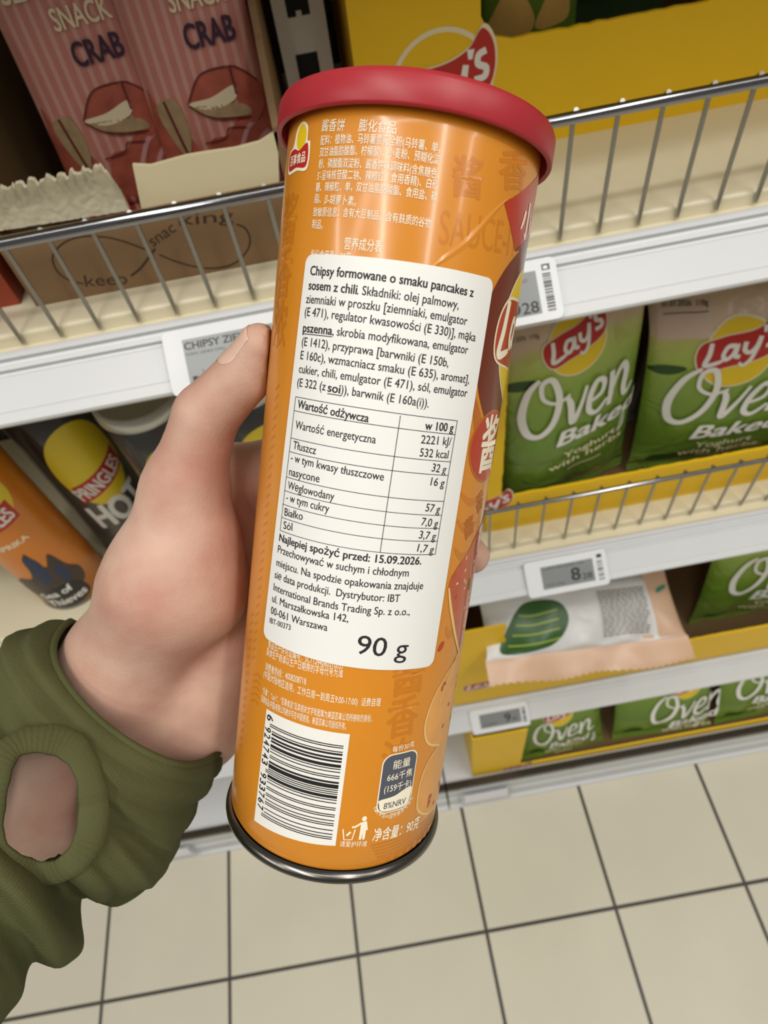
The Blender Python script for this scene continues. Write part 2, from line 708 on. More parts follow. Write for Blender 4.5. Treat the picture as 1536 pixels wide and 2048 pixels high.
a0, st = foot_x([(1000 + .349 * x, 140 + .349 * y) for x, y in ((370, 960), (600, 915), (830, 868), (1060, 820), (1290, 775), (1515, 735))], Z1)
xs = [a0 + k * st for k in range(-6, 26)]
fence('chrome wire fence in front of the tall yellow carton, right of the lid', XM + 0.004, XR, Z1, H - 0.491 * 0.3465, xs)
a0, st = foot_x([(.3906 * x, 380 + .3906 * y) for x, y in ((75, 805), (275, 765), (480, 728), (685, 690), (885, 655), (1085, 615), (1290, 580))], Z1)
xs = [a0 + k * st for k in range(-22, 12)]
fence('chrome wire fence in front of the brown carton of pink packets', XL, XM - 0.004, Z1, H - 0.5135 * 0.3465, xs, 0.0035)
a0, st = foot_x([(900 + .414 * x, 940 + .414 * y) for x, y in ((195, 405), (318, 388), (440, 365), (563, 340), (685, 318), (806, 293), (930, 270), (1052, 245), (1178, 222), (1300, 198), (1425, 172))], Z2)
xs = [a0 + k * st for k in range(-5, 24)]
fence('thin chrome wire fence below the two big green crisp bags', XM + 0.004, XR, Z2, H - 1.500 * 0.3465, xs, 0.0022)

# ------------------------------------------------------------------ electronic shelf labels on the rails
ESLW = mat('label_housing', (222, 224, 226), 0.4)
ESLS = mat('label_screen', (130, 134, 134), 0.3)
ESLK = mat('label_ink', (40, 42, 46), 0.5)


def rail_plane(z, s=0.1017, c=0.0815, lift=0.004):
    T = np.array([0, YR, z - 0.001])
    Bq = np.array([0, YR * (1 - s), z - 0.001 - c * YR])
    dn = (Bq - T) / np.linalg.norm(Bq - T)
    n = np.cross(np.array([1.0, 0, 0]), -dn)
    n = n if n[1] < 0 else -n
    return T + n * lift, dn, n


def esl(label, zs, corners, printer, lift=0.006, sc=(0.1017, 0.0815)):
    """corners TL, TR, BR, BL read on the plane of the rail"""
    T, dn, n = rail_plane(zs, sc[0], sc[1], lift)
    pts = []
    for px, py in corners:
        d = ray(px, py)
        k = ((T - CAMP) @ n) / (d @ n)
        q = CAMP + d * k
        pts.append((q[0], (q - T) @ dn))
    x0 = (pts[0][0] + pts[3][0]) / 2
    x1 = (pts[1][0] + pts[2][0]) / 2
    d0 = (pts[0][1] + pts[1][1]) / 2
    d1 = (pts[2][1] + pts[3][1]) / 2
    o = T + np.array([1, 0, 0]) * x0 + dn * d1
    W_, H_ = x1 - x0, d1 - d0
    t = thing('price_label', label, 'price tag', tuple(o), 'electronic price labels')
    ux = np.array([1.0, 0, 0])
    g = G()
    r = 0.004
    out = []
    for cx, cy, a in ((W_ - r, H_ - r, 0), (r, H_ - r, 90), (r, r, 180), (W_ - r, r, 270)):
        for k in range(5):
            q = math.radians(a + 22.5 * k)
            out.append((cx + r * math.cos(q), cy + r * math.sin(q)))
    g.prism(out, (o, ux, -dn, n), -0.0055, ESLW)
    pr = Pr(g, planar(o, ux, -dn, n))
    g2 = G()
    ps = Pr(g2, planar(o + n * 0.0002, ux, -dn, n))
    printer(pr, ps, W_, H_)
    g.build('housing', t)
    g2.build('screen', t)
    return t


def bars(pr, x0, y0, x1, y1, m, n, seed, vertical=True):
    rnd = random.Random(seed)
    ws = [rnd.choice([1, 1, 2, 3]) for _ in range(2 * n)]
    tot = sum(ws)
    q = 0
    for i, k in enumerate(ws):
        if i % 2 == 0:
            a, b = q / tot, (q + k) / tot
            if vertical:
                pr.rect(x0, y0 + (y1 - y0) * a, x1, y0 + (y1 - y0) * b, m, 1)
            else:
                pr.rect(x0 + (x1 - x0) * a, y0, x0 + (x1 - x0) * b, y1, m, 1)
        q += k


def p_left(pr, ps, W_, H_):
    x0, x1, y0, y1 = W_ * 0.155, W_ * 0.93, H_ * 0.16, H_ * 0.83
    ps.rect(x0, y0, x1, y1, ESLS)
    ps.text('CHIPSY ZIEM KR', x0 + W_ * 0.012, y1 - H_ * 0.16, x1 - W_ * 0.12, y1 - H_ * 0.16, H_ * 0.115, ESLK, 1, 0.018)
    ps.text('FORM. LENKE CHILI', x0 + W_ * 0.015, y1 - H_ * 0.25, x0 + W_ * 0.33, y1 - H_ * 0.25, H_ * 0.04, ESLK, 1)
    ps.text('1 19 1', x0 + W_ * 0.12, y0 + H_ * 0.13, x0 + W_ * 0.25, y0 + H_ * 0.13, H_ * 0.05, ESLK, 1)
    ps.rect(x0 + W_ * 0.03, y0 + H_ * 0.03, x0 + W_ * 0.07, y0 + H_ * 0.10, ESLK, 1)
    ps.text('119,50 zl/kg', x0 + W_ * 0.08, y0 + H_ * 0.03, x0 + W_ * 0.32, y0 + H_ * 0.03, H_ * 0.07, ESLK, 1)


def p_right(pr, ps, W_, H_):
    ps.rect(W_ * 0.06, H_ * 0.13, W_ * 0.74, H_ * 0.82, ESLS)
    ps.text('POLAND', W_ * 0.36, H_ * 0.66, W_ * 0.63, H_ * 0.66, H_ * 0.055, mat('label_ink_red', (120, 50, 60), 0.5), 1)
    ps.text('8', W_ * 0.355, H_ * 0.17, W_ * 0.485, H_ * 0.17, H_ * 0.33, ESLK, 1, 0.02)
    ps.text('28', W_ * 0.51, H_ * 0.16, W_ * 0.71, H_ * 0.16, H_ * 0.19, ESLK, 1, 0.015)
    ps.text('CHIPSY PIECZONE', W_ * 0.1, H_ * 0.74, W_ * 0.5, H_ * 0.74, H_ * 0.05, ESLK, 1)
    bars(pr, W_ * 0.815, H_ * 0.14, W_ * 0.915, H_ * 0.76, BLACK, 22, 3)
    pr.rect(W_ * 0.82, H_ * 0.80, W_ * 0.92, H_ * 0.9, mat('ink_grey', (90, 90, 92), 0.5), 1)
    pr.rect(W_ * 0.84, H_ * 0.82, W_ * 0.89, H_ * 0.87, WHITE, 2)


def p_mid(pr, ps, W_, H_):
    ps.rect(W_ * 0.19, H_ * 0.17, W_ * 0.83, H_ * 0.80, ESLS)
    ps.text('8', W_ * 0.55, H_ * 0.28, W_ * 0.655, H_ * 0.28, H_ * 0.36, ESLK, 1, 0.025)
    ps.text('28', W_ * 0.68, H_ * 0.27, W_ * 0.80, H_ * 0.27, H_ * 0.17, ESLK, 1, 0.01)
    ps.text('CHIPSY PIECZONE 110G', W_ * 0.22, H_ * 0.70, W_ * 0.72, H_ * 0.70, H_ * 0.06, ESLK, 1)
    ps.text('74,55 zl/kg', W_ * 0.22, H_ * 0.25, W_ * 0.45, H_ * 0.25, H_ * 0.06, ESLK, 1)
    bars(pr, W_ * 0.875, H_ * 0.16, W_ * 0.945, H_ * 0.72, BLACK, 16, 5)
    pr.rect(W_ * 0.885, H_ * 0.78, W_ * 0.945, H_ * 0.88, BLACK, 1)


def p_low(pr, ps, W_, H_):
    ps.rect(W_ * 0.15, H_ * 0.2, W_ * 0.86, H_ * 0.78, ESLS)
    ps.text('9', W_ * 0.58, H_ * 0.32, W_ * 0.68, H_ * 0.32, H_ * 0.34, ESLK, 1, 0.02)
    ps.text('45', W_ * 0.70, H_ * 0.32, W_ * 0.79, H_ * 0.32, H_ * 0.15, ESLK, 1)
    ps.text('CHIPSY', W_ * 0.2, H_ * 0.3, W_ * 0.45, H_ * 0.3, H_ * 0.08, ESLK, 1)
    bars(pr, W_ * 0.89, H_ * 0.16, W_ * 0.95, H_ * 0.8, BLACK, 14, 8)


esl('electronic price label behind the thumb, screen reading CHIPSY ZIEM', Z1, [(316, 664), (570, 621), (588, 747), (352, 797)], p_left)
esl('electronic price label with 28 beside the red lid side of the held tube', Z1, [(945, 545), (1112, 508), (1126, 632), (968, 668)], p_right)
esl('electronic price label showing 8,28 on the middle right rail', Z2, [(1046, 1126), (1210, 1098), (1220, 1166), (1060, 1199)], p_mid)
esl('small electronic price label with 9 on the lowest right rail', Z3, [(938, 1424), (1050, 1402), (1064, 1446), (948, 1474)], p_low)

CLEAR = mat('clear_plastic', (236, 236, 244), 0.12, trans=0.7, alpha=0.75)


def holder(label, px0, px1):
    a = onZ(px0[0], px0[1], 0.06)
    b = onZ(px1[0], px1[1], 0.06)
    x0, x1 = a[0], b[0]
    t = thing('ticket_holder', label, 'ticket holder', (x0, 0.27, 0.02), 'clear ticket holders')
    g = G()
    g.extrude_x([(0.2795, 0.082), (0.2765, 0.082), (0.268, 0.030), (0.2715, 0.030)], x0, x1, CLEAR)
    g.build('sleeve', t)
    g = G()
    g.extrude_x([(0.2755, 0.078), (0.2745, 0.078), (0.2690, 0.045), (0.2700, 0.045)], x0 + 0.006, x1 - 0.006, mat('ticket_paper', (236, 236, 240), 0.6))
    g.build('ticket', t)


holder('clear plastic ticket holder on the right plinth near the floor', (925, 1610), (1022, 1588))
holder('clear plastic ticket holder on the left plinth beside the green sleeve', (300, 1725), (386, 1705))

# ------------------------------------------------------------------ emblem and script lettering used on the cartons and bags


def emblem(pr, cx, cy, r, rot=0.0, layer=0, ring=True, disc=True, ringcol=None):
    c, q = math.cos(rot), math.sin(rot)

    def T(x, y):
        return (cx + r * (x * c - y * q), cy + r * (x * q + y * c))
    if disc:
        dx, dy = T(0.02, -0.18)
        if ring:
            pr.ell(dx, dy, r * 1.09, r * 1.09, ringcol or CREAM, layer)
        pr.ell(dx, dy, r * 1.03, r * 1.03, YELLOW, layer + 1)
    rib = [(-1.10, -0.40), (-1.18, 0.02), (-1.02, 0.34), (-0.55, 0.42), (0.15, 0.46), (0.62, 0.62), (0.92, 0.92), (1.14, 0.62), (1.14, 0.12), (0.92, -0.26), (0.35, -0.44), (-0.4, -0.52), (-0.86, -0.56)]
    pr.blob([T(x * 1.04, y * 1.08) for x, y in rib], CREAM if ringcol is None else ringcol, layer + 2)
    pr.blob([T(x, y) for x, y in rib], RED, layer + 3)
    for pts, w in (([(-0.78, 0.34), (-0.84, 0.0), (-0.93, -0.32), (-0.6, -0.30), (-0.42, -0.24)], [0.13, 0.15, 0.15, 0.13, 0.09]),
                   ([(-0.10, 0.14), (-0.32, 0.14), (-0.44, -0.08), (-0.34, -0.24), (-0.16, -0.10), (-0.06, 0.16), (-0.10, -0.16), (0.04, -0.22)], 0.13),
                   ([(0.16, 0.22), (0.14, -0.02), (0.28, -0.12), (0.44, 0.04), (0.54, 0.34)], 0.13),
                   ([(0.54, 0.34), (0.46, 0.0), (0.34, -0.36), (0.14, -0.52), (0.04, -0.40)], [0.13, 0.13, 0.12, 0.1, 0.07]),
                   ([(0.66, 0.60), (0.64, 0.42)], [0.16, 0.08]),
                   ([(0.98, 0.52), (0.82, 0.46), (0.80, 0.30), (0.96, 0.20), (0.92, 0.04), (0.70, 0.02)], 0.13)):
        pr.stroke([T(x, y) for x, y in pts], [k * r for k in w] if isinstance(w, list) else w * r, WHITE, layer + 4)


def oven(pr, x0, y0, hgt, m=WHITE, layer=1, rot=0.0, shear=0.25, xs=1.0):
    """brush lettering, x0,y0 = left end of the baseline, hgt = height of the O"""
    c, q = math.cos(rot), math.sin(rot)

    def T(p):
        x, y = (p[0] + shear * p[1] * 0.5) * xs, p[1]
        return (x0 + hgt * (x * c - y * q), y0 + hgt * (x * q + y * c))
    S = [([(0.30, 0.98), (0.10, 0.80), (0.0, 0.42), (0.10, 0.08), (0.32, 0.0), (0.55, 0.20), (0.64, 0.58), (0.52, 0.92), (0.34, 0.90), (0.36, 0.66), (0.60, 0.52), (0.84, 0.58)],
          [0.06, 0.11, 0.13, 0.13, 0.11, 0.12, 0.12, 0.10, 0.08, 0.07, 0.06, 0.05]),
         ([(0.78, 0.56), (0.86, 0.40), (0.92, 0.06), (1.06, 0.30), (1.16, 0.60)], [0.07, 0.12, 0.12, 0.08, 0.06]),
         ([(1.22, 0.28), (1.46, 0.36), (1.50, 0.54), (1.36, 0.60), (1.24, 0.40), (1.24, 0.14), (1.40, 0.04), (1.60, 0.20)], [0.06, 0.08, 0.10, 0.10, 0.11, 0.11, 0.09, 0.06]),
         ([(1.66, 0.62), (1.68, 0.34), (1.66, 0.04)], [0.10, 0.12, 0.10]),
         ([(1.66, 0.16), (1.78, 0.46), (1.92, 0.60), (2.00, 0.46), (1.98, 0.20), (2.04, 0.04), (2.20, 0.16)], [0.06, 0.08, 0.11, 0.12, 0.12, 0.09, 0.05])]
    for pts, w_ in S:
        pr.stroke([T(p) for p in pts], [k * hgt * 0.86 for k in w_], m, layer)


# ------------------------------------------------------------------ yellow display cartons
CARD_Y = mat('carton_yellow', (240, 194, 14), 0.5, noise=0.04, nscale=20)
CARD_IN = mat('carton_inside', (104, 80, 48), 0.85)  # bare brown card, darkened for the shade inside the cartons


def carton(label, x0, x1, yf, yb, z0, z1, cut, group='yellow display cartons', printer=None, inner_floor=True):
    """cut: outline of the front wall in (x - x0, z - z0)"""
    t = thing('display_carton', label, 'box', ((x0 + x1) / 2, (yf + yb) / 2, z0), group)
    th = 0.003
    g = G()
    g.prism(cut, ((x0, yf, z0), (1, 0, 0), (0, 0, 1), (0, 1, 0)), th, CARD_Y)
    if printer:
        printer(Pr(g, planar((x0, yf, z0), (1, 0, 0), (0, 0, 1), (0, -1, 0)), d=0.0001))
    g.build('front_wall', t)
    for sx in (x0, x1 - th):
        g = G()
        g.box(sx, sx + th, yf + th, yb, z0, z1, CARD_Y)
        g.build('side_wall', t)
    g = G()
    g.box(x0 + th, x1 - th, yf + th, yb, z0, z0 + th, CARD_IN)
    g.build('bottom', t)
    g = G()
    g.box(x0 + th, x1 - th, yb - th, yb, z0 + th, z1, CARD_IN)
    g.build('back_wall', t)
    return t


def wavy(pts, amp, step, seed):
    r = random.Random(seed)
    out = []
    for a, b in zip(pts[:-1], pts[1:]):
        L = math.dist(a, b)
        n = max(1, int(L / step))
        for k in range(n):
            t = k / n
            out.append((a[0] + (b[0] - a[0]) * t + r.uniform(-amp, amp), a[1] + (b[1] - a[1]) * t + r.uniform(-amp, amp)))
    out.append(pts[-1])
    return out


# carton 1, behind the lid
Y1F = 0.456
x0 = onY(690, 0, Y1F)[0]
xa = onY(962, 0, Y1F)[0] - x0
za = onY(1075, 68, Y1F)[2] - Z1
W1 = 0.62
cut = [(0, 0), (W1, 0), (W1, 0.24), (W1 - 0.03, 0.24), (W1 - 0.03, za)] + wavy([(W1 - 0.03, za), (xa + 0.02, za)], 0.0006, 0.006, 1) + [(xa + 0.006, za + 0.004), (xa, za + 0.015), (xa - 0.004, 0.24), (0, 0.24)]


def pc1(pr):
    a = onY(884, 178, Y1F)
    cx, cz = a[0] - x0, a[2] - Z1
    r = 0.0325
    pr.stroke([(cx + r * math.cos(t), cz + r * math.sin(t)) for t in np.linspace(0, 2 * PI, 40)], 0.0028, CREAM, 0, smooth=False)
    emblem(pr, cx, cz, r * 0.93, 0.06, 1, disc=False)


carton('tall yellow display carton behind the red lid, cut open at the top', x0, x0 + W1, Y1F, 0.62, Z1, Z1 + 0.24, cut, printer=pc1)

# carton 2, with the two big green bags
Y2F = 0.371
x20 = 0.098
xa2 = onY(1009, 880, Y2F)[0] - x20
za2 = onY(1220, 956, Y2F)[2] - Z2
W2 = 0.46
cut = [(0, 0), (W2, 0), (W2, 0.26), (W2 - 0.02, 0.26), (W2 - 0.02, za2)] + wavy([(W2 - 0.02, za2), (xa2 + 0.012, za2)], 0.0007, 0.005, 2) + [(xa2 + 0.004, za2 + 0.002), (xa2, za2 + 0.010)] + wavy([(xa2, za2 + 0.012), (xa2, 0.26)], 0.0005, 0.006, 3) + [(0, 0.26)]


def pc2(pr):
    a = onY(975, 1012, Y2F)
    emblem(pr, a[0] - x20, a[2] - Z2, 0.022, 0.05, 0, disc=False)


carton('yellow display carton holding the two big green crisp bags', x20, x20 + W2, Y2F, 0.58, Z2 + 0.0003, Z2 + 0.26, cut, printer=pc2)

# carton 3, with the lying bag
Y3F = 0.3395
x30 = 0.045
xa3 = onY(1012, 1240, Y3F)[0] - x30
za3 = onY(1450, 1268, Y3F)[2] - Z3
W3 = 0.62
cut = [(0, 0), (W3, 0), (W3, 0.27), (W3 - 0.02, 0.27), (W3 - 0.02, za3)] + wavy([(W3 - 0.02, za3), (xa3 + 0.004, za3)], 0.0008, 0.005, 4) + wavy([(xa3, za3 + 0.004), (xa3, 0.27)], 0.0028, 0.008, 5) + [(0, 0.27)]


def pc3(pr):
    a = onY(966, 1370, Y3F)
    emblem(pr, a[0] - x30, a[2] - Z3, 0.026, 0.0, 0, disc=False)


carton('yellow display carton with a torn opening and a white backed bag lying out', x30, x30 + W3, Y3F, 0.60, Z3 + 0.0003, Z3 + 0.27, cut, printer=pc3)

# carton 4 on the plinth
Y4F = 0.302
x40 = onY(945, 1540, Y4F)[0]
xa4 = onY(1047, 1500, Y4F)[0] - x40
za4 = max(0.02, onY(1200, 1500, Y4F)[2] - BASEZ)
W4 = 0.75
cut = [(0, 0), (W4, 0), (W4, 0.26), (W4 - 0.03, 0.26), (W4 - 0.03, za4), (xa4 + 0.004, za4), (xa4, za4 + 0.006), (xa4, 0.26), (0, 0.26)]


def pc4(pr):
    emblem(pr, xa4 * 0.95, za4 * 0.5, 0.024, 0.0, 0, disc=False)


carton('yellow display carton on the bottom plinth just above the floor', x40, x40 + W4, Y4F, 0.58, BASEZ + 0.0003, BASEZ + 0.26, cut, printer=pc4)

# ------------------------------------------------------------------ crisp bags
FILM_G = ramp_mat('film_green', [(0.0, (106, 132, 52)), (0.08, (94, 124, 42)), (0.28, (108, 140, 48)), (0.52, (136, 164, 62)), (0.64, (168, 186, 82)), (0.72, (192, 192, 112)), (0.76, (220, 194, 168)), (1.0, (220, 194, 168))], 0.26, dist=0.14, bump=0.5)
FILM_S = mat('film_silver', (168, 170, 172), 0.3, metal=0.55, bump=0.35, bscale=40)
FILM_P = mat('film_peach', (214, 178, 150), 0.35)
FILM_W = ramp_mat('film_white', [(0.0, (222, 222, 220)), (0.62, (220, 220, 218)), (0.72, (150, 152, 152)), (1.0, (120, 122, 122))], 0.35, dist=0.06, bump=0.3)


def wr_noise(u, v, seed):
    r = np.random.default_rng(seed)
    o = np.zeros_like(u)
    for k in range(7):
        a, b, p = r.uniform(2, 9), r.uniform(-7, 7), r.uniform(0, 6.28)
        o += np.sin(a * u * 1.6 + b * v + p) / 7
    return o


def crisp_bag(label, cat, group, w_, h_, d_, M4, film, prints=None, seed=1, back=None, seal=None, name='crisp_bag', fold=0.0, wr=0.004, sealh=0.016, stepp=0.003, vs=0.0, sw=0.0008):
    """local frame: x across, z up from the bottom seam, front towards -y; M4 places it"""
    def S(u, v):                                  # u in -1..1, v in 0..1 -> front surface
        u = np.asarray(u, float)
        v = np.asarray(v, float)
        uu = np.clip(np.abs(u), 0, 1)
        vv = np.clip(v, 0.0, 1.0)
        pv = np.clip(np.sin(PI * vv), 0, 1) ** 0.42
        th = d_ / 2 * (1 - uu ** 2.4) ** 0.6 * pv
        near = np.clip(1 - np.minimum(vv, 1 - vv) / 0.3, 0, 1)
        wn = wr_noise(u, v * 1.0, seed) * wr * (0.35 + 1.6 * near) * (1 - uu ** 3) * np.clip(np.minimum(vv, 1 - vv) / 0.04, 0, 1)
        x = w_ / 2 * u * (1 - 0.10 * pv + 0.10)
        x = w_ / 2 * u * (1.0 - 0.05 * pv)
        y = -th - wn
        z = h_ * v
        y = y + fold * np.clip(vv - 0.72, 0, 1) ** 2 * 6
        return x, y, z
    R3 = np.array([[M4[i][j] for j in range(3)] for i in range(3)])
    T3 = np.array([M4[i][3] for i in range(3)])

    def place(x, y, z):
        return np.stack([x, y, z], -1) @ R3.T + T3
    t = thing(name, label, cat, tuple(T3), group)
    g = G()
    U, V = np.meshgrid(np.linspace(-1, 1, 49), np.linspace(0, 1, 57))
    x, y, z = S(U, V)
    g.grid(place(x, y, z), film, True, np.stack([(U + 1) / 2, V + vs], -1))
    x, y, z = S(U, V)
    th = -(y - fold * np.clip(V - 0.72, 0, 1) ** 2 * 6)
    g.grid(place(x, th + fold * np.clip(V - 0.72, 0, 1) ** 2 * 6, z), back or FILM_S, True, np.stack([(U + 1) / 2, V], -1), flip=True)
    if prints:
        def mp(a, b, off):
            x_, y_, z_ = S(np.asarray(a) / (w_ / 2), np.asarray(b) / h_)
            e = 1e-3
            # outward offset along local -y mostly
            return place(x_, y_ - off, z_)
        prints(Pr(g, mp, stepp, stepp, 0.00030), w_, h_)
    g.build('body', t)
    for vz, sg, nm in ((0, -1, 'seal'), (1, 1, 'seal')):
        g = G()
        n = 60
        uu = np.linspace(-1, 1, n)
        x, y, z = S(uu, np.full(n, float(vz)))
        rows = []
        for k in range(5):
            f = k / 4
            zz = z + sg * sealh * f + (np.where(np.arange(n) % 2 == 0, 0.0012, -0.0012) if k == 4 else 0)
            yy = y + (0.0007 if k % 2 else -0.0007) + fold * 0.3 * f * (vz == 1) + sw * f * np.sin(uu * 5.5 + seed) - 0.6 * sw * f * np.sin(uu * 13 + 2)
            zz = zz + sw * 0.5 * f * np.sin(uu * 7 + 1)
            rows.append(place(x, yy, zz))
        g.grid(np.array(rows), seal or film, True, np.stack([np.stack([(uu + 1) / 2, np.full(n, float(vz) + vs)], -1)] * 5), flip=(sg < 0))
        g.build(nm, t)
    return t


def pose(loc, yaw=0, lean=0, roll=0):
    return Matrix.Translation(Vector(loc)) @ Matrix.Rotation(math.radians(yaw), 4, 'Z') @ Matrix.Rotation(math.radians(lean), 4, 'X') @ Matrix.Rotation(math.radians(roll), 4, 'Y')


def green_print(pr, w_, h_, logo, ov, bk, yo, wi, tilt=0.0, leaf=None, xs=0.95):
    """logo = (x, y, radius), ov = (x, baseline, O height), the rest baselines; all in metres from the bottom seam's middle"""
    # crisps and herbs along the bottom, garlic at the side
    pr.blob([(w_ * 0.05, 0.004), (w_ * 0.3, 0.004), (w_ * 0.26, h_ * 0.05), (w_ * 0.14, h_ * 0.04)], GOLD, 0)
    pr.blob([(-w_ * 0.40, h_ * 0.02), (-w_ * 0.22, h_ * 0.03), (-w_ * 0.24, h_ * 0.08), (-w_ * 0.38, h_ * 0.07)], DGREEN, 0)
    pr.blob([(w_ * 0.35, ov[1] - 0.045), (w_ * 0.40, ov[1] - 0.040), (w_ * 0.405, ov[1] - 0.025), (w_ * 0.38, ov[1] - 0.012), (w_ * 0.36, ov[1] - 0.03)], WHITE, 0)
    pr.stroke([(w_ * 0.36, ov[1] - 0.040), (w_ * 0.395, ov[1] - 0.02)], 0.002, LGREEN, 1)
    if leaf:
        x, y = leaf
        pr.blob([(x - 0.016, y - 0.001), (x - 0.006, y + 0.005), (x + 0.012, y + 0.004), (x + 0.016, y), (x + 0.004, y - 0.005), (x - 0.008, y - 0.005)], DGREEN, 0)
    emblem(pr, logo[0], logo[1], logo[2], 0.08 + tilt, 1)
    x, y, k = ov
    oven(pr, x, y, k, WHITE, 7, tilt, xs=xs)

    def row(t_, xa, xb, yb, cap, m_, bold, sh=0.0):
        pr.text(t_, xa, yb + (xa - x) * tilt, xb, yb + (xb - x) * tilt, cap, m_, 7, bold, sh)
    row('Baked', x + 0.52 * k, x + 1.85 * k, bk, k * 0.30, WHITE, 0.03, 0.3)
    row('Yoghurt', x + 0.65 * k, x + 1.55 * k, yo, k * 0.14, CREAM, 0.012)
    row('with herbs', x + 0.42 * k, x + 1.70 * k, wi, k * 0.14, CREAM, 0.012)
    pr.rect(x + 0.75 * k, wi - k * 0.11, x + 1.35 * k, wi - k * 0.085, CREAM, 7)


def printA(pr, w_, h_):
    green_print(pr, w_, h_, (-0.004, h_ * 0.868, 0.026), (-0.058, h_ * 0.47, 0.067), h_ * 0.37, h_ * 0.27, h_ * 0.215, 0.07, (-0.056, h_ * 0.74), 0.80)
    pr.text('01.07.2026  110g', -w_ * 0.44, h_ * 0.93, -w_ * 0.24, h_ * 0.92, h_ * 0.016, BLACK, 3)


def printB(pr, w_, h_):
    h_ = 0.222
    green_print(pr, w_, h_, (-0.010, h_ * 0.665, 0.032), (-0.070, h_ * 0.315, 0.066), h_ * 0.20, h_ * 0.125, h_ * 0.07, -0.04, (-0.070, h_ * 0.59))
    pr.rect(-w_ * 0.47, h_ * 0.73, -w_ * 0.20, h_ * 0.885, mat('ink_peach_patch', (216, 190, 170), 0.4), 1)
    pr.text('01.07.2026  110g', -w_ * 0.44, h_ * 0.845, -w_ * 0.22, h_ * 0.84, h_ * 0.018, BLACK, 3, 0.01)
    pr.rect(-w_ * 0.44, h_ * 0.82, -w_ * 0.22, h_ * 0.823, BLACK, 3)


GB = 'green baked crisp bags'
# the two big bags in carton 2
crisp_bag('big green crisp bag, left of the pair, partly behind the held tube', 'crisp bag', GB, 0.146, 0.232, 0.046,
          pose((0.1895, 0.406, Z2 + 0.0215), 12, -3, -3), FILM_G, printA, seed=3, wr=0.004, fold=0.01, vs=-0.13)
crisp_bag('big green crisp bag with peach top, right of the pair at the photo edge', 'crisp bag', GB, 0.172, 0.203, 0.046,
          pose((0.3505, 0.408, Z2 + 0.0215), -5, -6, -3), FILM_G, printB, seed=8, wr=0.0045, fold=0.05, vs=-0.07, sealh=0.012, sw=0.003)
pc = onY(1480, 640, 0.47)
crisp_bag('grey silver crisp bag standing behind the big green pair', 'crisp bag', GB, 0.17, 0.215, 0.03,
          pose((pc[0], 0.482, Z2 + 0.022), 0, -3, 0), FILM_S, None, seed=12)

# bags in the tall carton
p0 = onY(1052, 30, 0.492)
crisp_bag('green crisp bag with golden crisps on its foot, in the tall yellow carton', 'crisp bag', GB, onY(1165, 10, 0.48)[0] - onY(950, 10, 0.48)[0], 0.2, 0.036,
          pose((p0[0], 0.492, Z1 + za - 0.021), 0, -2, 0), FILM_G,
          lambda pr, w_, h_: (pr.blob([(-w_ * 0.42, 0.010), (-w_ * 0.05, 0.010), (w_ * 0.04, 0.020), (-w_ * 0.10, 0.036), (-w_ * 0.20, 0.042), (-w_ * 0.36, 0.026)], GOLD, 0),
                              pr.blob([(w_ * 0.06, 0.014), (w_ * 0.38, 0.016), (w_ * 0.34, 0.034), (w_ * 0.20, 0.044), (w_ * 0.12, 0.030)], GOLD, 0)), seed=21, wr=0.001)
p0 = onY(1245, 10, 0.505)
crisp_bag('dark green crisp bag seen at the top edge behind the carton rim', 'crisp bag', GB, onY(1345, 10, 0.50)[0] - onY(1165, 10, 0.50)[0], 0.2, 0.036,
          pose((p0[0], 0.512, Z1 + za - 0.006), 0, -2, 0), mat('film_dark_green', (48, 66, 40), 0.3, bump=0.3, bscale=40),
          lambda pr, w_, h_: pr.blob([(-w_ * 0.1, 0.01), (w_ * 0.25, 0.008), (w_ * 0.3, 0.03), (w_ * 0.05, 0.04)], CREAM, 0), seed=22)

# standing bag on shelf 3, right
crisp_bag('green crisp bag standing behind the lying bag at the right edge', 'crisp bag', GB, 0.19, 0.205, 0.044,
          pose((0.545, 0.402, Z3 + 0.021), 0, -10, 0), FILM_G,
          lambda pr, w_, h_: green_print(pr, w_, h_, (0.012, h_ * 0.90, 0.026), (-0.066, h_ * 0.38, 0.080), h_ * 0.27, h_ * 0.18, h_ * 0.12, 0, (-0.03, h_ * 0.85), 0.86), seed=31, vs=-0.2)
# three bags in the plinth carton
for (xa_, xb_, lab, sd, yw, ox, ob, oh, lg) in (
        (0.166, 0.336, 'green crisp bag on the bottom plinth, under the label with 9', 41, 4, -0.062, 0.036, 0.060, (-0.008, 0.112)),
        (0.353, 0.545, 'green crisp bag in the middle of the bottom carton', 42, -2, -0.030, 0.030, 0.076, (0.040, 0.122)),
        (0.556, 0.740, 'green crisp bag at the right end of the bottom carton', 43, 3, -0.066, 0.060, 0.070, (0.0, 0.155))):
    crisp_bag(lab, 'crisp bag', GB, xb_ - xa_, 0.21, 0.040, pose(((xa_ + xb_) / 2, 0.326, BASEZ + 0.020), yw, -25, 0), FILM_G,
              lambda pr, w_, h_: green_print(pr, w_, h_, (lg[0], lg[1], 0.026), (ox, ob, oh), ob - 0.022, ob - 0.034, ob - 0.044, 0.03), seed=sd, vs=-0.12)

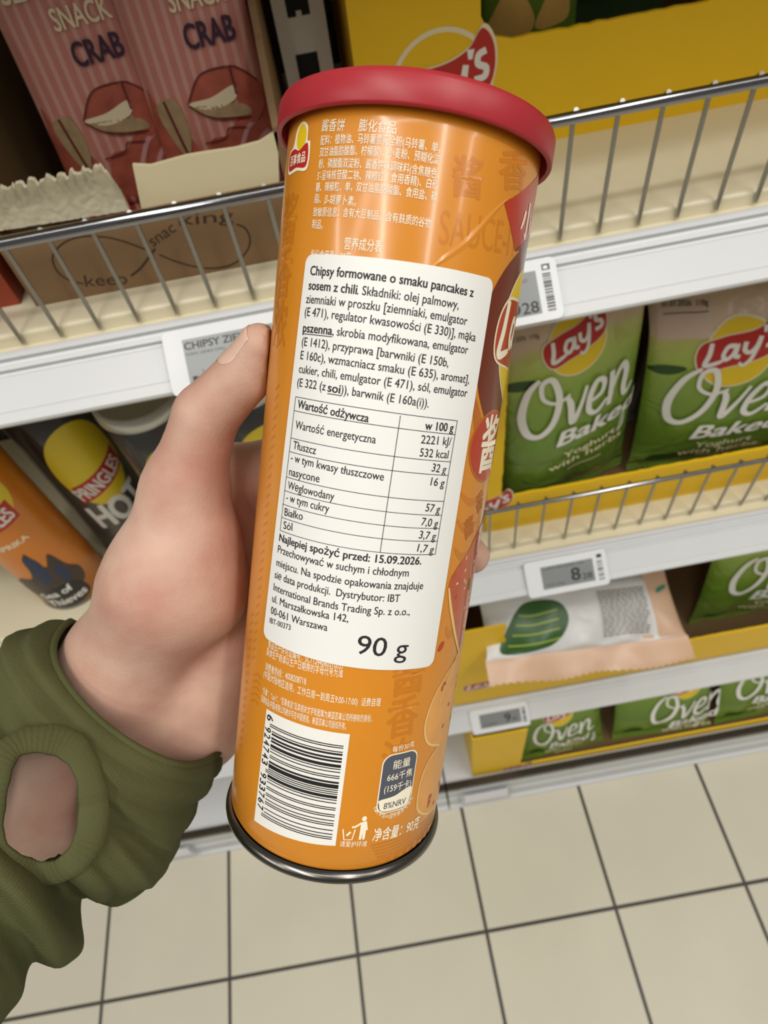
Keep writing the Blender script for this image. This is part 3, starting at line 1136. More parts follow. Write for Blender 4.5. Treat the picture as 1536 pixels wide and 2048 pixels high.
# the bag lying over the front of carton 3
fl_, fr_ = onY(975, 1322, 0.322), onY(1372, 1272, 0.322)
bl_, br_ = onY(1060, 1150, 0.44), onY(1400, 1080, 0.44)
o_ = (fl_ + fr_) / 2
ux_ = (fr_ - fl_)
LW = np.linalg.norm(ux_)
ux_ = ux_ / LW
up_ = (bl_ + br_) / 2 - o_
up_ = up_ - ux_ * (up_ @ ux_)
LH = np.linalg.norm(up_)
up_ = up_ / LH
nb_ = np.cross(up_, ux_)                      # local +y = up x right ... pointing away from the viewer
if nb_[1] < 0:
    nb_ = -nb_
ML = Matrix.Identity(4)
for i in range(3):
    ML[i][0], ML[i][1], ML[i][2], ML[i][3] = ux_[i], nb_[i], up_[i], o_[i]


def print_lying(pr, w_, h_):
    pr.blob([(-w_ * 0.43, h_ * 0.05), (-w_ * 0.20, h_ * 0.06), (-w_ * 0.10, h_ * 0.30), (-w_ * 0.14, h_ * 0.52), (-w_ * 0.30, h_ * 0.55), (-w_ * 0.40, h_ * 0.3)], mat('ink_bag_green', (52, 92, 44), 0.35), 0)
    for k in range(4):
        pr.stroke([(-w_ * (0.40 - 0.02 * k), h_ * (0.12 + 0.1 * k)), (-w_ * 0.27, h_ * (0.10 + 0.1 * k)), (-w_ * 0.15, h_ * (0.13 + 0.1 * k))], 0.0022, LGREEN, 1)
    pr.rect(w_ * 0.06, h_ * 0.06, w_ * 0.335, h_ * 0.60, mat('ink_offwhite', (214, 212, 208), 0.4), 0)
    r = random.Random(3)
    for k in range(17):
        y = h_ * (0.09 + 0.030 * k)
        x = w_ * 0.07
        while x < w_ * 0.31:
            L = r.uniform(0.004, 0.011)
            pr.rect(x, y, min(x + L, w_ * 0.325), y + h_ * 0.012, ESLK, 1)
            x += L + 0.0014
    pr.poly([(w_ * 0.36, 0.0), (w_ * 0.50, 0.0), (w_ * 0.50, h_), (w_ * 0.33, h_)], FILM_P, 0)
    pr.blob([(w_ * 0.40, h_ * 0.50), (w_ * 0.46, h_ * 0.56), (w_ * 0.46, h_ * 0.60), (w_ * 0.40, h_ * 0.55)], mat('ink_teal', (70, 140, 120), 0.4), 2)


crisp_bag('white backed crisp bag with peach seam lying tipped over the carton edge', 'crisp bag', 'lying bag', LW * 1.02, LH, 0.05, ML, FILM_W, print_lying,
          seed=51, seal=FILM_P, sealh=0.034, wr=0.015, sw=0.005, back=FILM_P)

# ------------------------------------------------------------------ brown carton of pink packets
KRAFT = mat('kraft_card', (130, 102, 70), 0.75, noise=0.06, nscale=30, bump=0.15, bscale=300)
LINER = mat('card_liner', (222, 210, 172), 0.7, noise=0.04, nscale=30)
TORN = mat('torn_fibre', (206, 198, 172), 0.9, bump=0.9, bscale=140, noise=0.06, nscale=80)
YC = 0.376
xc0, xc1 = onY(58, 590, YC)[0], -0.0195
t = thing('cardboard_tray', 'open brown cardboard tray with handwritten doodle holding the pink packets', 'box', ((xc0 + xc1) / 2, 0.47, Z1))
zt = onY(300, 421, YC)[2] - Z1                 # top of the kraft part of the front
WC = xc1 - xc0
g = G()
g.prism([(0, 0), (WC, 0), (WC, zt), (0, zt)], ((xc0, YC, Z1), (1, 0, 0), (0, 0, 1), (0, 1, 0)), 0.004, KRAFT)
pr = Pr(g, planar((xc0, YC, Z1), (1, 0, 0), (0, 0, 1), (0, -1, 0)), d=0.0001)
MARK = mat('marker_brown', (58, 36, 28), 0.6)


def pz(pts):
    return [(onY(a, b, YC)[0] - xc0, onY(a, b, YC)[2] - Z1) for a, b in pts]


def z8(pts):
    return pz([(.3906 * a, 380 + .3906 * b) for a, b in pts])


pr.stroke(z8([(745, 305), (640, 265), (530, 240), (410, 240), (320, 275), (270, 340), (290, 410), (350, 460), (430, 480)]), 0.0010, MARK)
pr.stroke(z8([(670, 440), (720, 400), (765, 340), (795, 300)]), 0.0013, MARK)
pr.stroke(z8([(815, 330), (900, 365), (1000, 392), (1100, 400), (1200, 375), (1265, 310), (1280, 250), (1255, 195), (1210, 175)]), 0.0010, MARK)
for s_, a, b, cp in (('keep', (440, 495), (655, 480), 0.0085), ('snac', (785, 292), (905, 208), 0.0072), ('king', (918, 182), (1195, 158), 0.0076)):
    (xa_, ya_), (xb_, yb_) = z8([a, b])
    pr.text(s_, xa_, ya_, xb_, yb_, cp, MARK, 0, 0.0, 0.15)
g.build('front_wall', t)
# liner flaps left standing above the torn line
g = G()
fl_pts = pz([(285, 440), (560, 400), (556, 268), (520, 292), (470, 305), (420, 312), (372, 320), (300, 340), (264, 338)])
g.prism(fl_pts, ((xc0, YC + 0.004, Z1), (1, 0, 0), (0, 0, 1), (0, 1, 0)), 0.003, LINER)
g.build('front_flap', t)
g = G()
tp = pz([(-80, 475), (258, 425), (240, 380), (214, 336), (185, 333), (150, 343), (110, 353), (60, 360), (20, 374), (-20, 380), (-80, 400)])
# crumpled, torn flap: a rippled sheet with a ragged top edge
lo_e, hi_e = pz([(-80, 478), (258, 425)]), pz([(-80, 400), (-20, 382), (60, 362), (110, 354), (150, 344), (185, 334), (214, 337), (236, 372), (258, 425)])
rt = np.random.default_rng(9)
NU, NV = 90, 18
hx = np.array([q[0] for q in hi_e])
hz = np.array([q[1] for q in hi_e])
frontp, backp = [], []
for j in range(NV):
    v_ = j / (NV - 1)
    rowf, rowb = [], []
    for i in range(NU):
        x_ = lo_e[0][0] + (lo_e[1][0] - lo_e[0][0]) * i / (NU - 1)
        zl = lo_e[0][1] + (lo_e[1][1] - lo_e[0][1]) * i / (NU - 1)
        zh = float(np.interp(x_, hx, hz)) + 0.0009 * math.sin(x_ * 1900) + 0.0007 * math.sin(x_ * 830 + 1)
        z_ = zl + (zh - zl) * v_
        rip = 0.0026 * math.sin(x_ * 900 + 1.5 * math.sin(x_ * 210)) * max(0, (v_ - 0.35) / 0.65) ** 1.2
        y_ = -0.0040 * v_ ** 2 - rip + rt.normal(0, 0.00025)
        rowf.append((xc0 + x_, YC + 0.002 + y_, Z1 + z_))
        rowb.append((xc0 + x_, YC + 0.0055 + y_, Z1 + z_))
    frontp.append(rowf)
    backp.append(rowb)
g.grid(np.array(frontp), TORN, True)
g.grid(np.array(backp), TORN, True, flip=True)
g.grid(np.array([frontp[-1], backp[-1]]), TORN, True)
g.grid(np.array([[r_[0] for r_ in frontp], [r_[0] for r_ in backp]]), TORN, True)
g.grid(np.array([[r_[-1] for r_ in frontp], [r_[-1] for r_ in backp]]), TORN, True)
g.build('torn_flap', t)
for sx, hh in ((xc0, 0.16), (xc1 - 0.004, 0.15)):
    g = G()
    g.prism([(0.004, 0), (0.235, 0), (0.235, hh)] + wavy([(0.235, hh), (0.10, hh), (0.03, 0.095), (0.004, 0.075)], 0.0012, 0.006, 5)[1:], ((sx, YC, Z1), (0, 1, 0), (0, 0, 1), (1, 0, 0)), 0.004, KRAFT)
    g.build('side_wall', t)
g = G()
g.box(xc0 + 0.004, xc1 - 0.004, YC + 0.005, YC + 0.235, Z1, Z1 + 0.004, KRAFT)
g.build('bottom', t)
g = G()
g.box(xc0 + 0.004, xc1 - 0.004, YC + 0.231, YC + 0.235, Z1 + 0.004, Z1 + 0.16, KRAFT)
g.build('back_wall', t)

PINK = ramp_mat('film_pink', [(0.0, (176, 60, 52)), (0.12, (190, 92, 80)), (0.22, (204, 132, 118)), (1.0, (200, 132, 124))], 0.35, dist=0.08, wave=(11, (222, 178, 162), 0.6))
CRABR = mat('ink_crab_red', (178, 92, 74), 0.4, noise=0.5, nscale=110)
CRABD = mat('ink_crab_line', (110, 44, 40), 0.4)
CRABC = mat('ink_claw', (176, 150, 112), 0.4, noise=0.35, nscale=150)
PURP = mat('ink_purple', (58, 30, 58), 0.45)
MAUVE = mat('ink_mauve', (206, 150, 150), 0.4)


def crab_print(pr, w_, h_):
    # lettering
    pr.text('CRAB', -w_ * 0.01, h_ * 0.505, w_ * 0.38, h_ * 0.51, h_ * 0.075, PURP, 4, 0.03)
    pr.text('SNACK', -w_ * 0.06, h_ * 0.615, w_ * 0.38, h_ * 0.62, h_ * 0.065, CREAM, 4, 0.02)
    pr.text('SEAWEED', -w_ * 0.36, h_ * 0.71, w_ * 0.40, h_ * 0.715, h_ * 0.07, CREAM, 4, 0.03)
    # crab drawing
    pr.blob([(-w_ * 0.10, h_ * 0.05), (w_ * 0.47, h_ * 0.06), (w_ * 0.47, h_ * 0.34), (w_ * 0.30, h_ * 0.30), (w_ * 0.12, h_ * 0.22), (-w_ * 0.05, h_ * 0.20)], CRABR, 0)
    pr.blob([(-w_ * 0.48, h_ * 0.04), (-w_ * 0.16, h_ * 0.05), (-w_ * 0.20, h_ * 0.22), (-w_ * 0.36, h_ * 0.24), (-w_ * 0.46, h_ * 0.40)], CRABR, 0)
    pr.blob([(-w_ * 0.42, h_ * 0.34), (-w_ * 0.24, h_ * 0.36), (-w_ * 0.20, h_ * 0.24), (-w_ * 0.28, h_ * 0.16), (-w_ * 0.36, h_ * 0.22)], CRABC, 2)
    pr.stroke([(-w_ * 0.34, h_ * 0.36), (-w_ * 0.30, h_ * 0.24), (-w_ * 0.27, h_ * 0.16)], 0.0016, CRABD, 3)
    pr.blob([(-w_ * 0.14, h_ * 0.34), (w_ * 0.02, h_ * 0.42), (w_ * 0.24, h_ * 0.43), (w_ * 0.28, h_ * 0.36), (w_ * 0.06, h_ * 0.345)], CRABR, 2)
    pr.blob([(-w_ * 0.14, h_ * 0.34), (w_ * 0.06, h_ * 0.35), (w_ * 0.26, h_ * 0.375), (w_ * 0.25, h_ * 0.33), (w_ * 0.04, h_ * 0.31)], CREAM, 3)
    pr.blob([(-w_ * 0.13, h_ * 0.325), (w_ * 0.04, h_ * 0.325), (w_ * 0.30, h_ * 0.31), (w_ * 0.34, h_ * 0.27), (w_ * 0.05, h_ * 0.285)], CRABC, 3)
    pr.blob([(w_ * 0.27, h_ * 0.30), (w_ * 0.26, h_ * 0.43), (w_ * 0.36, h_ * 0.41), (w_ * 0.47, h_ * 0.36), (w_ * 0.46, h_ * 0.28), (w_ * 0.34, h_ * 0.24)], CRABR, 2)
    pr.stroke([(-w_ * 0.14, h_ * 0.34), (w_ * 0.02, h_ * 0.425), (w_ * 0.26, h_ * 0.435), (w_ * 0.36, h_ * 0.415), (w_ * 0.46, h_ * 0.37)], 0.0009, CRABD, 4)
    pr.stroke([(-w_ * 0.14, h_ * 0.335), (w_ * 0.04, h_ * 0.28), (w_ * 0.34, h_ * 0.262)], 0.0009, CRABD, 4)
    pr.stroke([(w_ * 0.27, h_ * 0.43), (w_ * 0.27, h_ * 0.345)], 0.0012, CRABD, 4)
    pr.stroke([(-w_ * 0.10, h_ * 0.20), (w_ * 0.08, h_ * 0.21), (w_ * 0.14, h_ * 0.24), (w_ * 0.28, h_ * 0.23)], 0.0008, CRABD, 4)
    for a, b in ((0.30, 0.22), (0.38, 0.17), (0.42, 0.12)):
        pr.stroke([(w_ * (a - 0.16), h_ * (b - 0.10)), (w_ * (a - 0.02), h_ * b), (w_ * (a + 0.08), h_ * (b + 0.03))], 0.0028, MAUVE, 1)


CG = 'pink striped crab snack packets'
for lab, pl, pr_, y, yw, rl, sd in (('pink striped snack packet with a crab, left one in the brown tray', (135, 345), (330, 315), 0.424, 3, 0, 61),
                                    ('pink striped snack packet with a crab, right one beside the tray wall', (328, 322), (540, 262), 0.418, -2, 0, 62)):
    a, b = onY(*pl, y), onY(*pr_, y)
    wd = 0.074
    crisp_bag(lab, 'snack packet', CG, wd, 0.155, 0.022, pose(((a[0] + b[0]) / 2, y + 0.012, Z1 + 0.022), yw, -9, rl), PINK, crab_print, seed=sd, wr=0.002, sealh=0.010, name='snack_packet', stepp=0.005)

# reddish box at the far left behind the fence
p0 = onZ(42, 608, Z1)
t = thing('snack_box', 'rust red carton at the far left end behind the wire fence', 'box', (p0[0] - 0.06, 0.46, Z1))
g = G()
g.box(p0[0] - 0.12, p0[0], p0[1], p0[1] + 0.15, Z1, Z1 + 0.045, mat('box_rust', (150, 62, 34), 0.5))
g.build('body', t)
g = G()
g.box(p0[0] - 0.122, p0[0] + 0.001, p0[1] - 0.001, p0[1] + 0.152, Z1 + 0.045, Z1 + 0.05, mat('box_rust_lid', (130, 52, 30), 0.5))
g.build('lid', t)

# ------------------------------------------------------------------ round crisp tubes on the left shelf
TUBE_D = mat('tube_charcoal', (74, 72, 68), 0.3, coat=0.3)
TUBE_DD = mat('tube_black', (34, 33, 33), 0.3)
TUBE_O = mat('tube_orange', (214, 126, 34), 0.32, coat=0.3)
TUBE_LID = mat('tube_lid', (196, 194, 184), 0.3, trans=0.25)
TIN = mat('tin', (150, 148, 146), 0.28, metal=1.0)
YEL2 = mat('ink_tube_yellow', (232, 204, 40), 0.4)
EX, EY, EZ = np.array([1.0, 0, 0]), np.array([0, 1.0, 0]), np.array([0, 0, 1.0])


def crisp_tube(label, cx, cy, body, printer, face, lid=True, group='round crisp tubes'):
    R_, HT = 0.0375, 0.232
    c = np.array([cx, cy, Z2 + 0.0003])
    t = thing('crisp_tube', label, 'crisp tube', tuple(c), group)
    g = G()
    prof = [(0.0365, 0.004), (R_, 0.004), (R_, 0.06), (R_, 0.12), (R_, 0.18), (R_, HT - 0.008), (0.036, HT - 0.008)]
    g.lathe(prof, body, c, EZ, EX, EY, 72)
    f = math.radians(face)                        # direction the front of the print looks, 0 = towards -y
    fx = np.array([math.sin(f), -math.cos(f), 0])
    rx = np.array([math.cos(f), math.sin(f), 0])

    def mp(U, V, off):
        a = np.asarray(U) / R_
        return c + np.outer(V, EZ) + (R_ + off) * (np.outer(np.cos(a), fx) + np.outer(np.sin(a), rx))
    printer(Pr(g, mp, 0.004, None, 0.00012))
    g.build('body', t)
    g = G()
    g.lathe([(0.030, 0.003), (0.0345, 0.0015), (0.036, 0.0), (0.0382, 0.0005), (0.0382, 0.004), (0.0372, 0.0052)], TIN, c, EZ, EX, EY, 72)
    g.build('bottom_rim', t)
    g = G()
    g.lathe([(0.0, HT - 0.002), (0.034, HT - 0.002), (0.0352, HT + 0.0015), (0.0385, HT + 0.001), (0.0398, HT - 0.002), (0.0398, HT - 0.011), (0.0386, HT - 0.0115), (0.0378, HT - 0.0105)], TUBE_LID, c, EZ, EX, EY, 72)
    g.build('lid', t)
    return t


def hot_print(pr):
    pr.blob([(-0.030, 0.212), (-0.036, 0.17), (-0.034, 0.12), (-0.024, 0.18)], TUBE_DD, 0)
    # plain yellow oval behind the word
    pr.ell(0.0, 0.142, 0.0345, 0.056, YEL2, 1)
    pr.poly([(-0.029, 0.098), (0.031, 0.116), (0.031, 0.142), (-0.029, 0.124)], RED, 2)
    pr.text('PRINGLES', -0.0265, 0.1025, 0.0285, 0.1190, 0.0180, WHITE, 3, 0.03)
    pr.text('HOT', -0.029, 0.055, 0.029, 0.060, 0.036, WHITE, 2, 0.05)
    pr.text('CHEESE', -0.022, 0.030, 0.022, 0.030, 0.0085, YEL2, 2, 0.04)


SEA = mat('ink_navy', (44, 56, 82), 0.4)
SMOKE = mat('ink_smoke', (70, 56, 46), 0.4, noise=0.4, nscale=120)


def orange_print(pr):
    pr.poly([(-0.034, 0.140), (0.020, 0.150), (0.020, 0.174), (-0.034, 0.164)], RED, 2)
    pr.text('PRINGLES', -0.032, 0.1445, 0.0175, 0.1535, 0.0160, WHITE, 3, 0.03)
    pr.ell(-0.002, 0.184, 0.0300, 0.036, YEL2, 1)
    pr.text('PAPRIKA', -0.026, 0.118, 0.012, 0.123, 0.0070, CREAM, 2, 0.03)
    pr.blob([(-0.044, 0.052), (-0.03, 0.068), (-0.016, 0.070), (-0.004, 0.108), (0.002, 0.078), (0.012, 0.092), (0.018, 0.066), (0.026, 0.048), (0.020, 0.030), (-0.010, 0.024), (-0.04, 0.034)], SMOKE, 1)
    pr.blob([(-0.012, 0.058), (-0.010, 0.096), (-0.004, 0.104), (0.001, 0.086), (-0.003, 0.056)], SEA, 2)
    pr.blob([(0.006, 0.046), (0.005, 0.066), (0.013, 0.074), (0.014, 0.05)], SEA, 2)
    pr.blob([(-0.032, 0.010), (-0.022, 0.038), (0.010, 0.042), (0.018, 0.014), (-0.006, 0.005)], TUBE_DD, 2)
    pr.text('Sea of', -0.027, 0.026, 0.006, 0.031, 0.0110, WHITE, 4, 0.03, 0.1)
    pr.text('Thieves', -0.028, 0.0095, 0.014, 0.0145, 0.0120, WHITE, 4, 0.03, 0.1)


crisp_tube('orange crisp tube at the left edge beside the charcoal tubes', -0.360, 0.412, TUBE_O, orange_print, 22)
crisp_tube('charcoal crisp tube with yellow oval, HOT lettering fully readable', -0.297, 0.470, TUBE_D, hot_print, 37)
crisp_tube('charcoal crisp tube with yellow oval, half hidden by the thumb', -0.190, 0.429, TUBE_D, hot_print, 22)
crisp_tube('charcoal crisp tube glimpsed between the thumb and the held orange tube', -0.104, 0.430, TUBE_D, hot_print, 20)

# ------------------------------------------------------------------ the held tube
RC = 0.033
CC0 = np.array([0.025952411551787166, 0.1779008797504168, -0.08299137107554154 + H])
CA = np.array([-0.30623003416027866, -0.6359410036004862, -0.7083799870957685])
E1 = np.array([-0.03658514788319828, -0.7357180530450298, 0.6762991005302279])
E2 = np.array([0.9512542736474612, -0.23301928324333418, -0.2020329688545999])


def canmap(U, V, off):
    a = np.asarray(U, float) / RC
    return CC0 + np.outer(-np.asarray(V, float), CA) + (RC + off) * (np.outer(np.cos(a), E1) + np.outer(np.sin(a), E2))


def uvc(px, py, R_=RC):
    """camera ray onto the held tube -> (around, -down) in metres"""
    d = ray(px, py)
    o = CAMP - CC0
    dp = d - CA * (d @ CA)
    op = o - CA * (o @ CA)
    A, Bq, Cq = dp @ dp, 2 * dp @ op, op @ op - R_ * R_
    D = max(Bq * Bq - 4 * A * Cq, 0)
    t = (-Bq - math.sqrt(D)) / (2 * A)
    p = o + d * t
    return (R_ * math.atan2(p @ E2, p @ E1), -(p @ CA))


held = thing('crisp_tube', 'big orange crisp tube with red lid and white sticker held in the hand', 'crisp tube', tuple(CC0 + CA * 0.202))
BODY = mat('held_orange', (216, 138, 38), 0.27, coat=0.35, noise=0.03, nscale=60)
TONE = mat('held_orange_tone', (203, 123, 31), 0.3, coat=0.3)
TONE2 = mat('held_orange_deep', (188, 104, 30), 0.3, coat=0.3)
BROWN = mat('held_brown', (112, 44, 22), 0.28, coat=0.3)
CRED = mat('held_red', (184, 54, 26), 0.28, coat=0.3)
LIDR = mat('lid_red', (172, 44, 52), 0.38, spec=0.4, sss=0.0)
INK = mat('sticker_ink', (34, 32, 34), 0.6)
PRW = mat('print_warm_white', (250, 240, 214), 0.4)
STK = mat('sticker_paper', (236, 235, 230), 0.5)
HL = 0.2015
g = G()
g.lathe([(0.0318, 0.0005), (RC, 0.0008)] + [(RC, k) for k in np.linspace(0.01, HL - 0.004, 12)] + [(0.0322, HL - 0.0025)], BODY, CC0, CA, E1, E2, 160)
pr = Pr(g, canmap, 0.0016, None, 0.00004)


def zA(a, b):                                    # crops read while studying the photo
    return uvc(540 + .390625 * a, 110 + .390625 * b)


def zD(a, b):
    return uvc(430 + .32552 * a, 1260 + .32552 * b)


def line(s, A, Bp, cap, m=PRW, bold=0.004, layer=2):
    pr.text(s, A[0], A[1], Bp[0], Bp[1], cap * 0.86, m, layer, bold, asc=0.80)


for s_, a, b, cp in (('酱香饼', (265, 388), (380, 388), 0.0026), ('膨化食品', (453, 388), (645, 402), 0.0026),
                     ('配料：植物油、马铃薯雪花全粉(马铃薯、单，', (260, 460), (868, 500), 0.0021),
                     ('双甘油脂肪酸酯、柠檬酸)、小麦粉、预糊化淀', (255, 520), (865, 560), 0.0021),
                     ('粉、磷酸酯双淀粉、酱香饼味调味料(含焦糖色，', (250, 580), (862, 632), 0.0021),
                     ("5'-呈味核苷酸二钠、辣椒红、食用香精)、白砂", (243, 640), (858, 688), 0.0021),
                     ('糖、辣椒粒、单，双甘油脂肪酸酯、食用盐、磷', (235, 698), (852, 750), 0.0021),
                     ('脂、β-胡萝卜素。', (228, 756), (440, 772), 0.0021),
                     ('致敏原信息：含有大豆制品、含有麸质的谷物', (222, 825), (820, 885), 0.0021),
                     ('制品。', (215, 884), (270, 890), 0.0021),
                     ('营养成分表', (380, 990), (572, 1008), 0.0027),
                     ('每份食用量：30克', (208, 1045), (412, 1062), 0.0024)):
    line(s_, zA(*a), zA(*b), cp)
for s_, a, b, cp in (('食品生产许可证编号：SC11244060510057', (328, 100), (790, 240), 0.0024),
                     ('具体生产商请以生产日期旁的字母代号为准', (318, 150), (785, 288), 0.0024),
                     ('消费者热线：4008208718', (310, 240), (560, 335), 0.0024),
                     ('(中国大陆地区适用，工作日周一到周五9:00-17:00)  话费自理', (300, 285), (1015, 462), 0.0024),
                     ('“乐事”、“Lay\'s”、“百事食品”及其相关文字和图案为美国百事公司所拥有的商标，', (292, 385), (962, 560), 0.0022),
                     ('百事食品(中国)有限公司被许可在中国使用。美国百事公司版权所有。', (285, 435), (805, 608), 0.0022)):
    line(s_, zD(*a), zD(*b), cp)
line('净含量：90克', zD(965, 1290), zD(1245, 1205), 0.0042, bold=0.02)
line('请爱护环境', zD(765, 1325), zD(930, 1325), 0.0019)
# tidy man
a = zD(905, 1285)
ux_ = a[0]
uy_ = a[1]
mm = 0.001
pr.ell(ux_ - 0.0002, uy_ + 0.0066, 0.0007, 0.0008, PRW, 2)
pr.poly([(ux_ - 0.0010, uy_ + 0.0055), (ux_ + 0.0006, uy_ + 0.0058), (ux_ + 0.0012, uy_ + 0.0030), (ux_ + 0.0007, uy_ + 0.0028), (ux_ + 0.0006, uy_), (ux_ - 0.0001, uy_), (ux_ - 0.0002, uy_ + 0.0022), (ux_ - 0.0004, uy_), (ux_ - 0.0011, uy_), (ux_ - 0.0010, uy_ + 0.0030)], PRW, 2)
pr.stroke([(ux_ - 0.0008, uy_ + 0.0053), (ux_ - 0.0024, uy_ + 0.0042), (ux_ - 0.0034, uy_ + 0.0040)], 0.0006, PRW, 2, smooth=False)
pr.stroke([(ux_ - 0.0058, uy_ + 0.0034), (ux_ - 0.0052, uy_ + 0.0001), (ux_ - 0.0030, uy_ + 0.0001), (ux_ - 0.0024, uy_ + 0.0034)], 0.00035, PRW, 2, smooth=False)
pr.stroke([(ux_ - 0.0046, uy_ + 0.0014), (ux_ - 0.0036, uy_ + 0.0026)], 0.0006, PRW, 2, smooth=False)
# energy badge
a, b, c_ = zD(1050, 770), zD(1235, 765), zD(1080, 1085)
bx0, bx1 = a[0] - 0.0004, b[0] + 0.0002
by1, by0 = -0.1630, -0.1808
GREYB = mat('badge_grey', (84, 88, 98), 0.35)
pr.rrect(bx0 - 0.00035, by0 - 0.00035, bx1 + 0.00035, by1 + 0.00035, 0.0030, PRW, 2)
pr.rrect(bx0, by0, bx1, by1, 0.0028, GREYB, 3)
bw = bx1 - bx0
pr.blob([(bx0 + 0.0003, by0 + 0.0030), (bx0 + 0.0010, by0 + 0.0009), (bx0 + 0.003, by0 + 0.0003), (bx1 - 0.003, by0 + 0.0003), (bx1 - 0.0010, by0 + 0.0009), (bx1 - 0.0003, by0 + 0.0030),
         (bx1 - 0.0003, by0 + 0.0062), (bx1 - 0.003, by0 + 0.0060), (bx0 + bw * 0.45, by0 + 0.0048), (bx0 + 0.0004, by0 + 0.0042)], PRW, 4, 4)
line('能量', (bx0 + bw * 0.28, by1 - 0.0042), (bx0 + bw * 0.80, by1 - 0.0042), 0.0028, layer=4)
line('666千焦', (bx0 + bw * 0.16, by1 - 0.0078), (bx0 + bw * 0.92, by1 - 0.0078), 0.0026, layer=4, bold=0.005)
line('(159千卡)', (bx0 + bw * 0.12, by1 - 0.0113), (bx0 + bw * 0.94, by1 - 0.0113), 0.0026, layer=4, bold=0.005)
line('8%NRV', (bx0 + bw * 0.17, by0 + 0.0012), (bx0 + bw * 0.84, by0 + 0.0012), 0.0026, GREYB, layer=5, bold=0.005)
line('每份30克', (bx0 + bw * 0.2, by1 + 0.0010), (bx0 + bw * 0.85, by1 + 0.0014), 0.0019)
# curved caption under the badge
cap_ = 'NRV%=营养素参考值%'
for i, ch in enumerate(cap_):
    f_ = i / (len(cap_) - 1)
    ang = math.radians(-152 + 124 * f_)
    cx_, cy_ = (bx0 + bx1) / 2, by0 + 0.0048
    rr_ = 0.0072
    px_, py_ = cx_ + rr_ * math.cos(ang), cy_ + rr_ * math.sin(ang)
    tx, ty = -math.sin(ang), math.cos(ang)
    wd_ = 0.0012
    pr.text(ch, px_ - tx * wd_ / 2, py_ - ty * wd_ / 2, px_ + tx * wd_ / 2, py_ + ty * wd_ / 2, 0.0014, PRW, 2, 0.0)

# bar code, turned a quarter
cd = '6924743933767'
Lc = ['0001101', '0011001', '0010011', '0111101', '0100011', '0110001', '0101111', '0111011', '0110111', '0001011']
Gc = [''.join('1' if q == '0' else '0' for q in k)[::-1] for k in Lc]
Rc_ = [''.join('1' if q == '0' else '0' for q in k) for k in Lc]
par = ['LLLLLL', 'LLGLGG', 'LLGGLG', 'LLGGGL', 'LGLLGG', 'LGGLLG', 'LGGGLL', 'LGLGLG', 'LGLGGL', 'LGGLGL'][int(cd[0])]
bits = '101' + ''.join((Lc if par[i] == 'L' else Gc)[int(cd[1 + i])] for i in range(6)) + '01010' + ''.join(Rc_[int(q)] for q in cd[7:]) + '101'
pr.poly([uvc(534, 1417), uvc(509, 1640), uvc(671, 1691), uvc(700, 1468)], WHITE, 2)
y0_, y1_ = -0.1598, -0.1886
st_ = (y1_ - y0_) / 95
i = 0
while i < 95:
    if bits[i] == '1':
        j = i
        while j < 95 and bits[j] == '1':
            j += 1
        guard = i < 3 or i >= 92 or 45 <= i < 50
        pr.rect(-0.0213 if guard else -0.0203, y0_ + st_ * j, 0.0008, y0_ + st_ * i, BLACK, 3)
        i = j
    else:
        i += 1
# digits read downwards
pr.text('6', -0.0232 + 0.0006, -0.1575, -0.0232 + 0.0006, -0.1592, 0.0024, BLACK, 3, 0.02)
for s_, i0, i1 in ((cd[1:7], 4, 44), (cd[7:], 51, 91)):
    for k, ch in enumerate(s_):
        ya_ = y0_ + st_ * (i0 + (i1 - i0) * (k + 0.14) / 6)
        yb_ = y0_ + st_ * (i0 + (i1 - i0) * (k + 0.80) / 6)
        pr.text(ch, -0.0230, ya_, -0.0230, yb_, 0.0024, BLACK, 3, 0.02)

# company emblem at the left edge
a = uvc(600, 303)
pr.blob([(a[0] - 0.0062, a[1] - 0.0040), (a[0] - 0.0066, a[1] + 0.0006), (a[0] - 0.0040, a[1] + 0.0018), (a[0] - 0.0024, a[1] + 0.0052), (a[0] + 0.0004, a[1] + 0.0064), (a[0] + 0.0030, a[1] + 0.0050), (a[0] + 0.0034, a[1] + 0.0018), (a[0] + 0.0046, a[1] + 0.0012), (a[0] + 0.0042, a[1] - 0.0044), (a[0] - 0.0005, a[1] - 0.0042)], PRW, 2)
pr.ell(a[0] + 0.0004, a[1] + 0.0030, 0.0023, 0.0028, YELLOW, 3)
pr.blob([(a[0] - 0.0056, a[1] - 0.0034), (a[0] - 0.0060, a[1] + 0.0002), (a[0] - 0.0030, a[1] + 0.0010), (a[0], a[1] + 0.0002), (a[0] + 0.0036, a[1] + 0.0012), (a[0] + 0.0037, a[1] - 0.0037), (a[0] - 0.001, a[1] - 0.0034)], RED, 4)
line('百事食品', (a[0] - 0.0050, a[1] - 0.0024), (a[0] + 0.0032, a[1] - 0.0026), 0.0024, layer=5, bold=0.02)

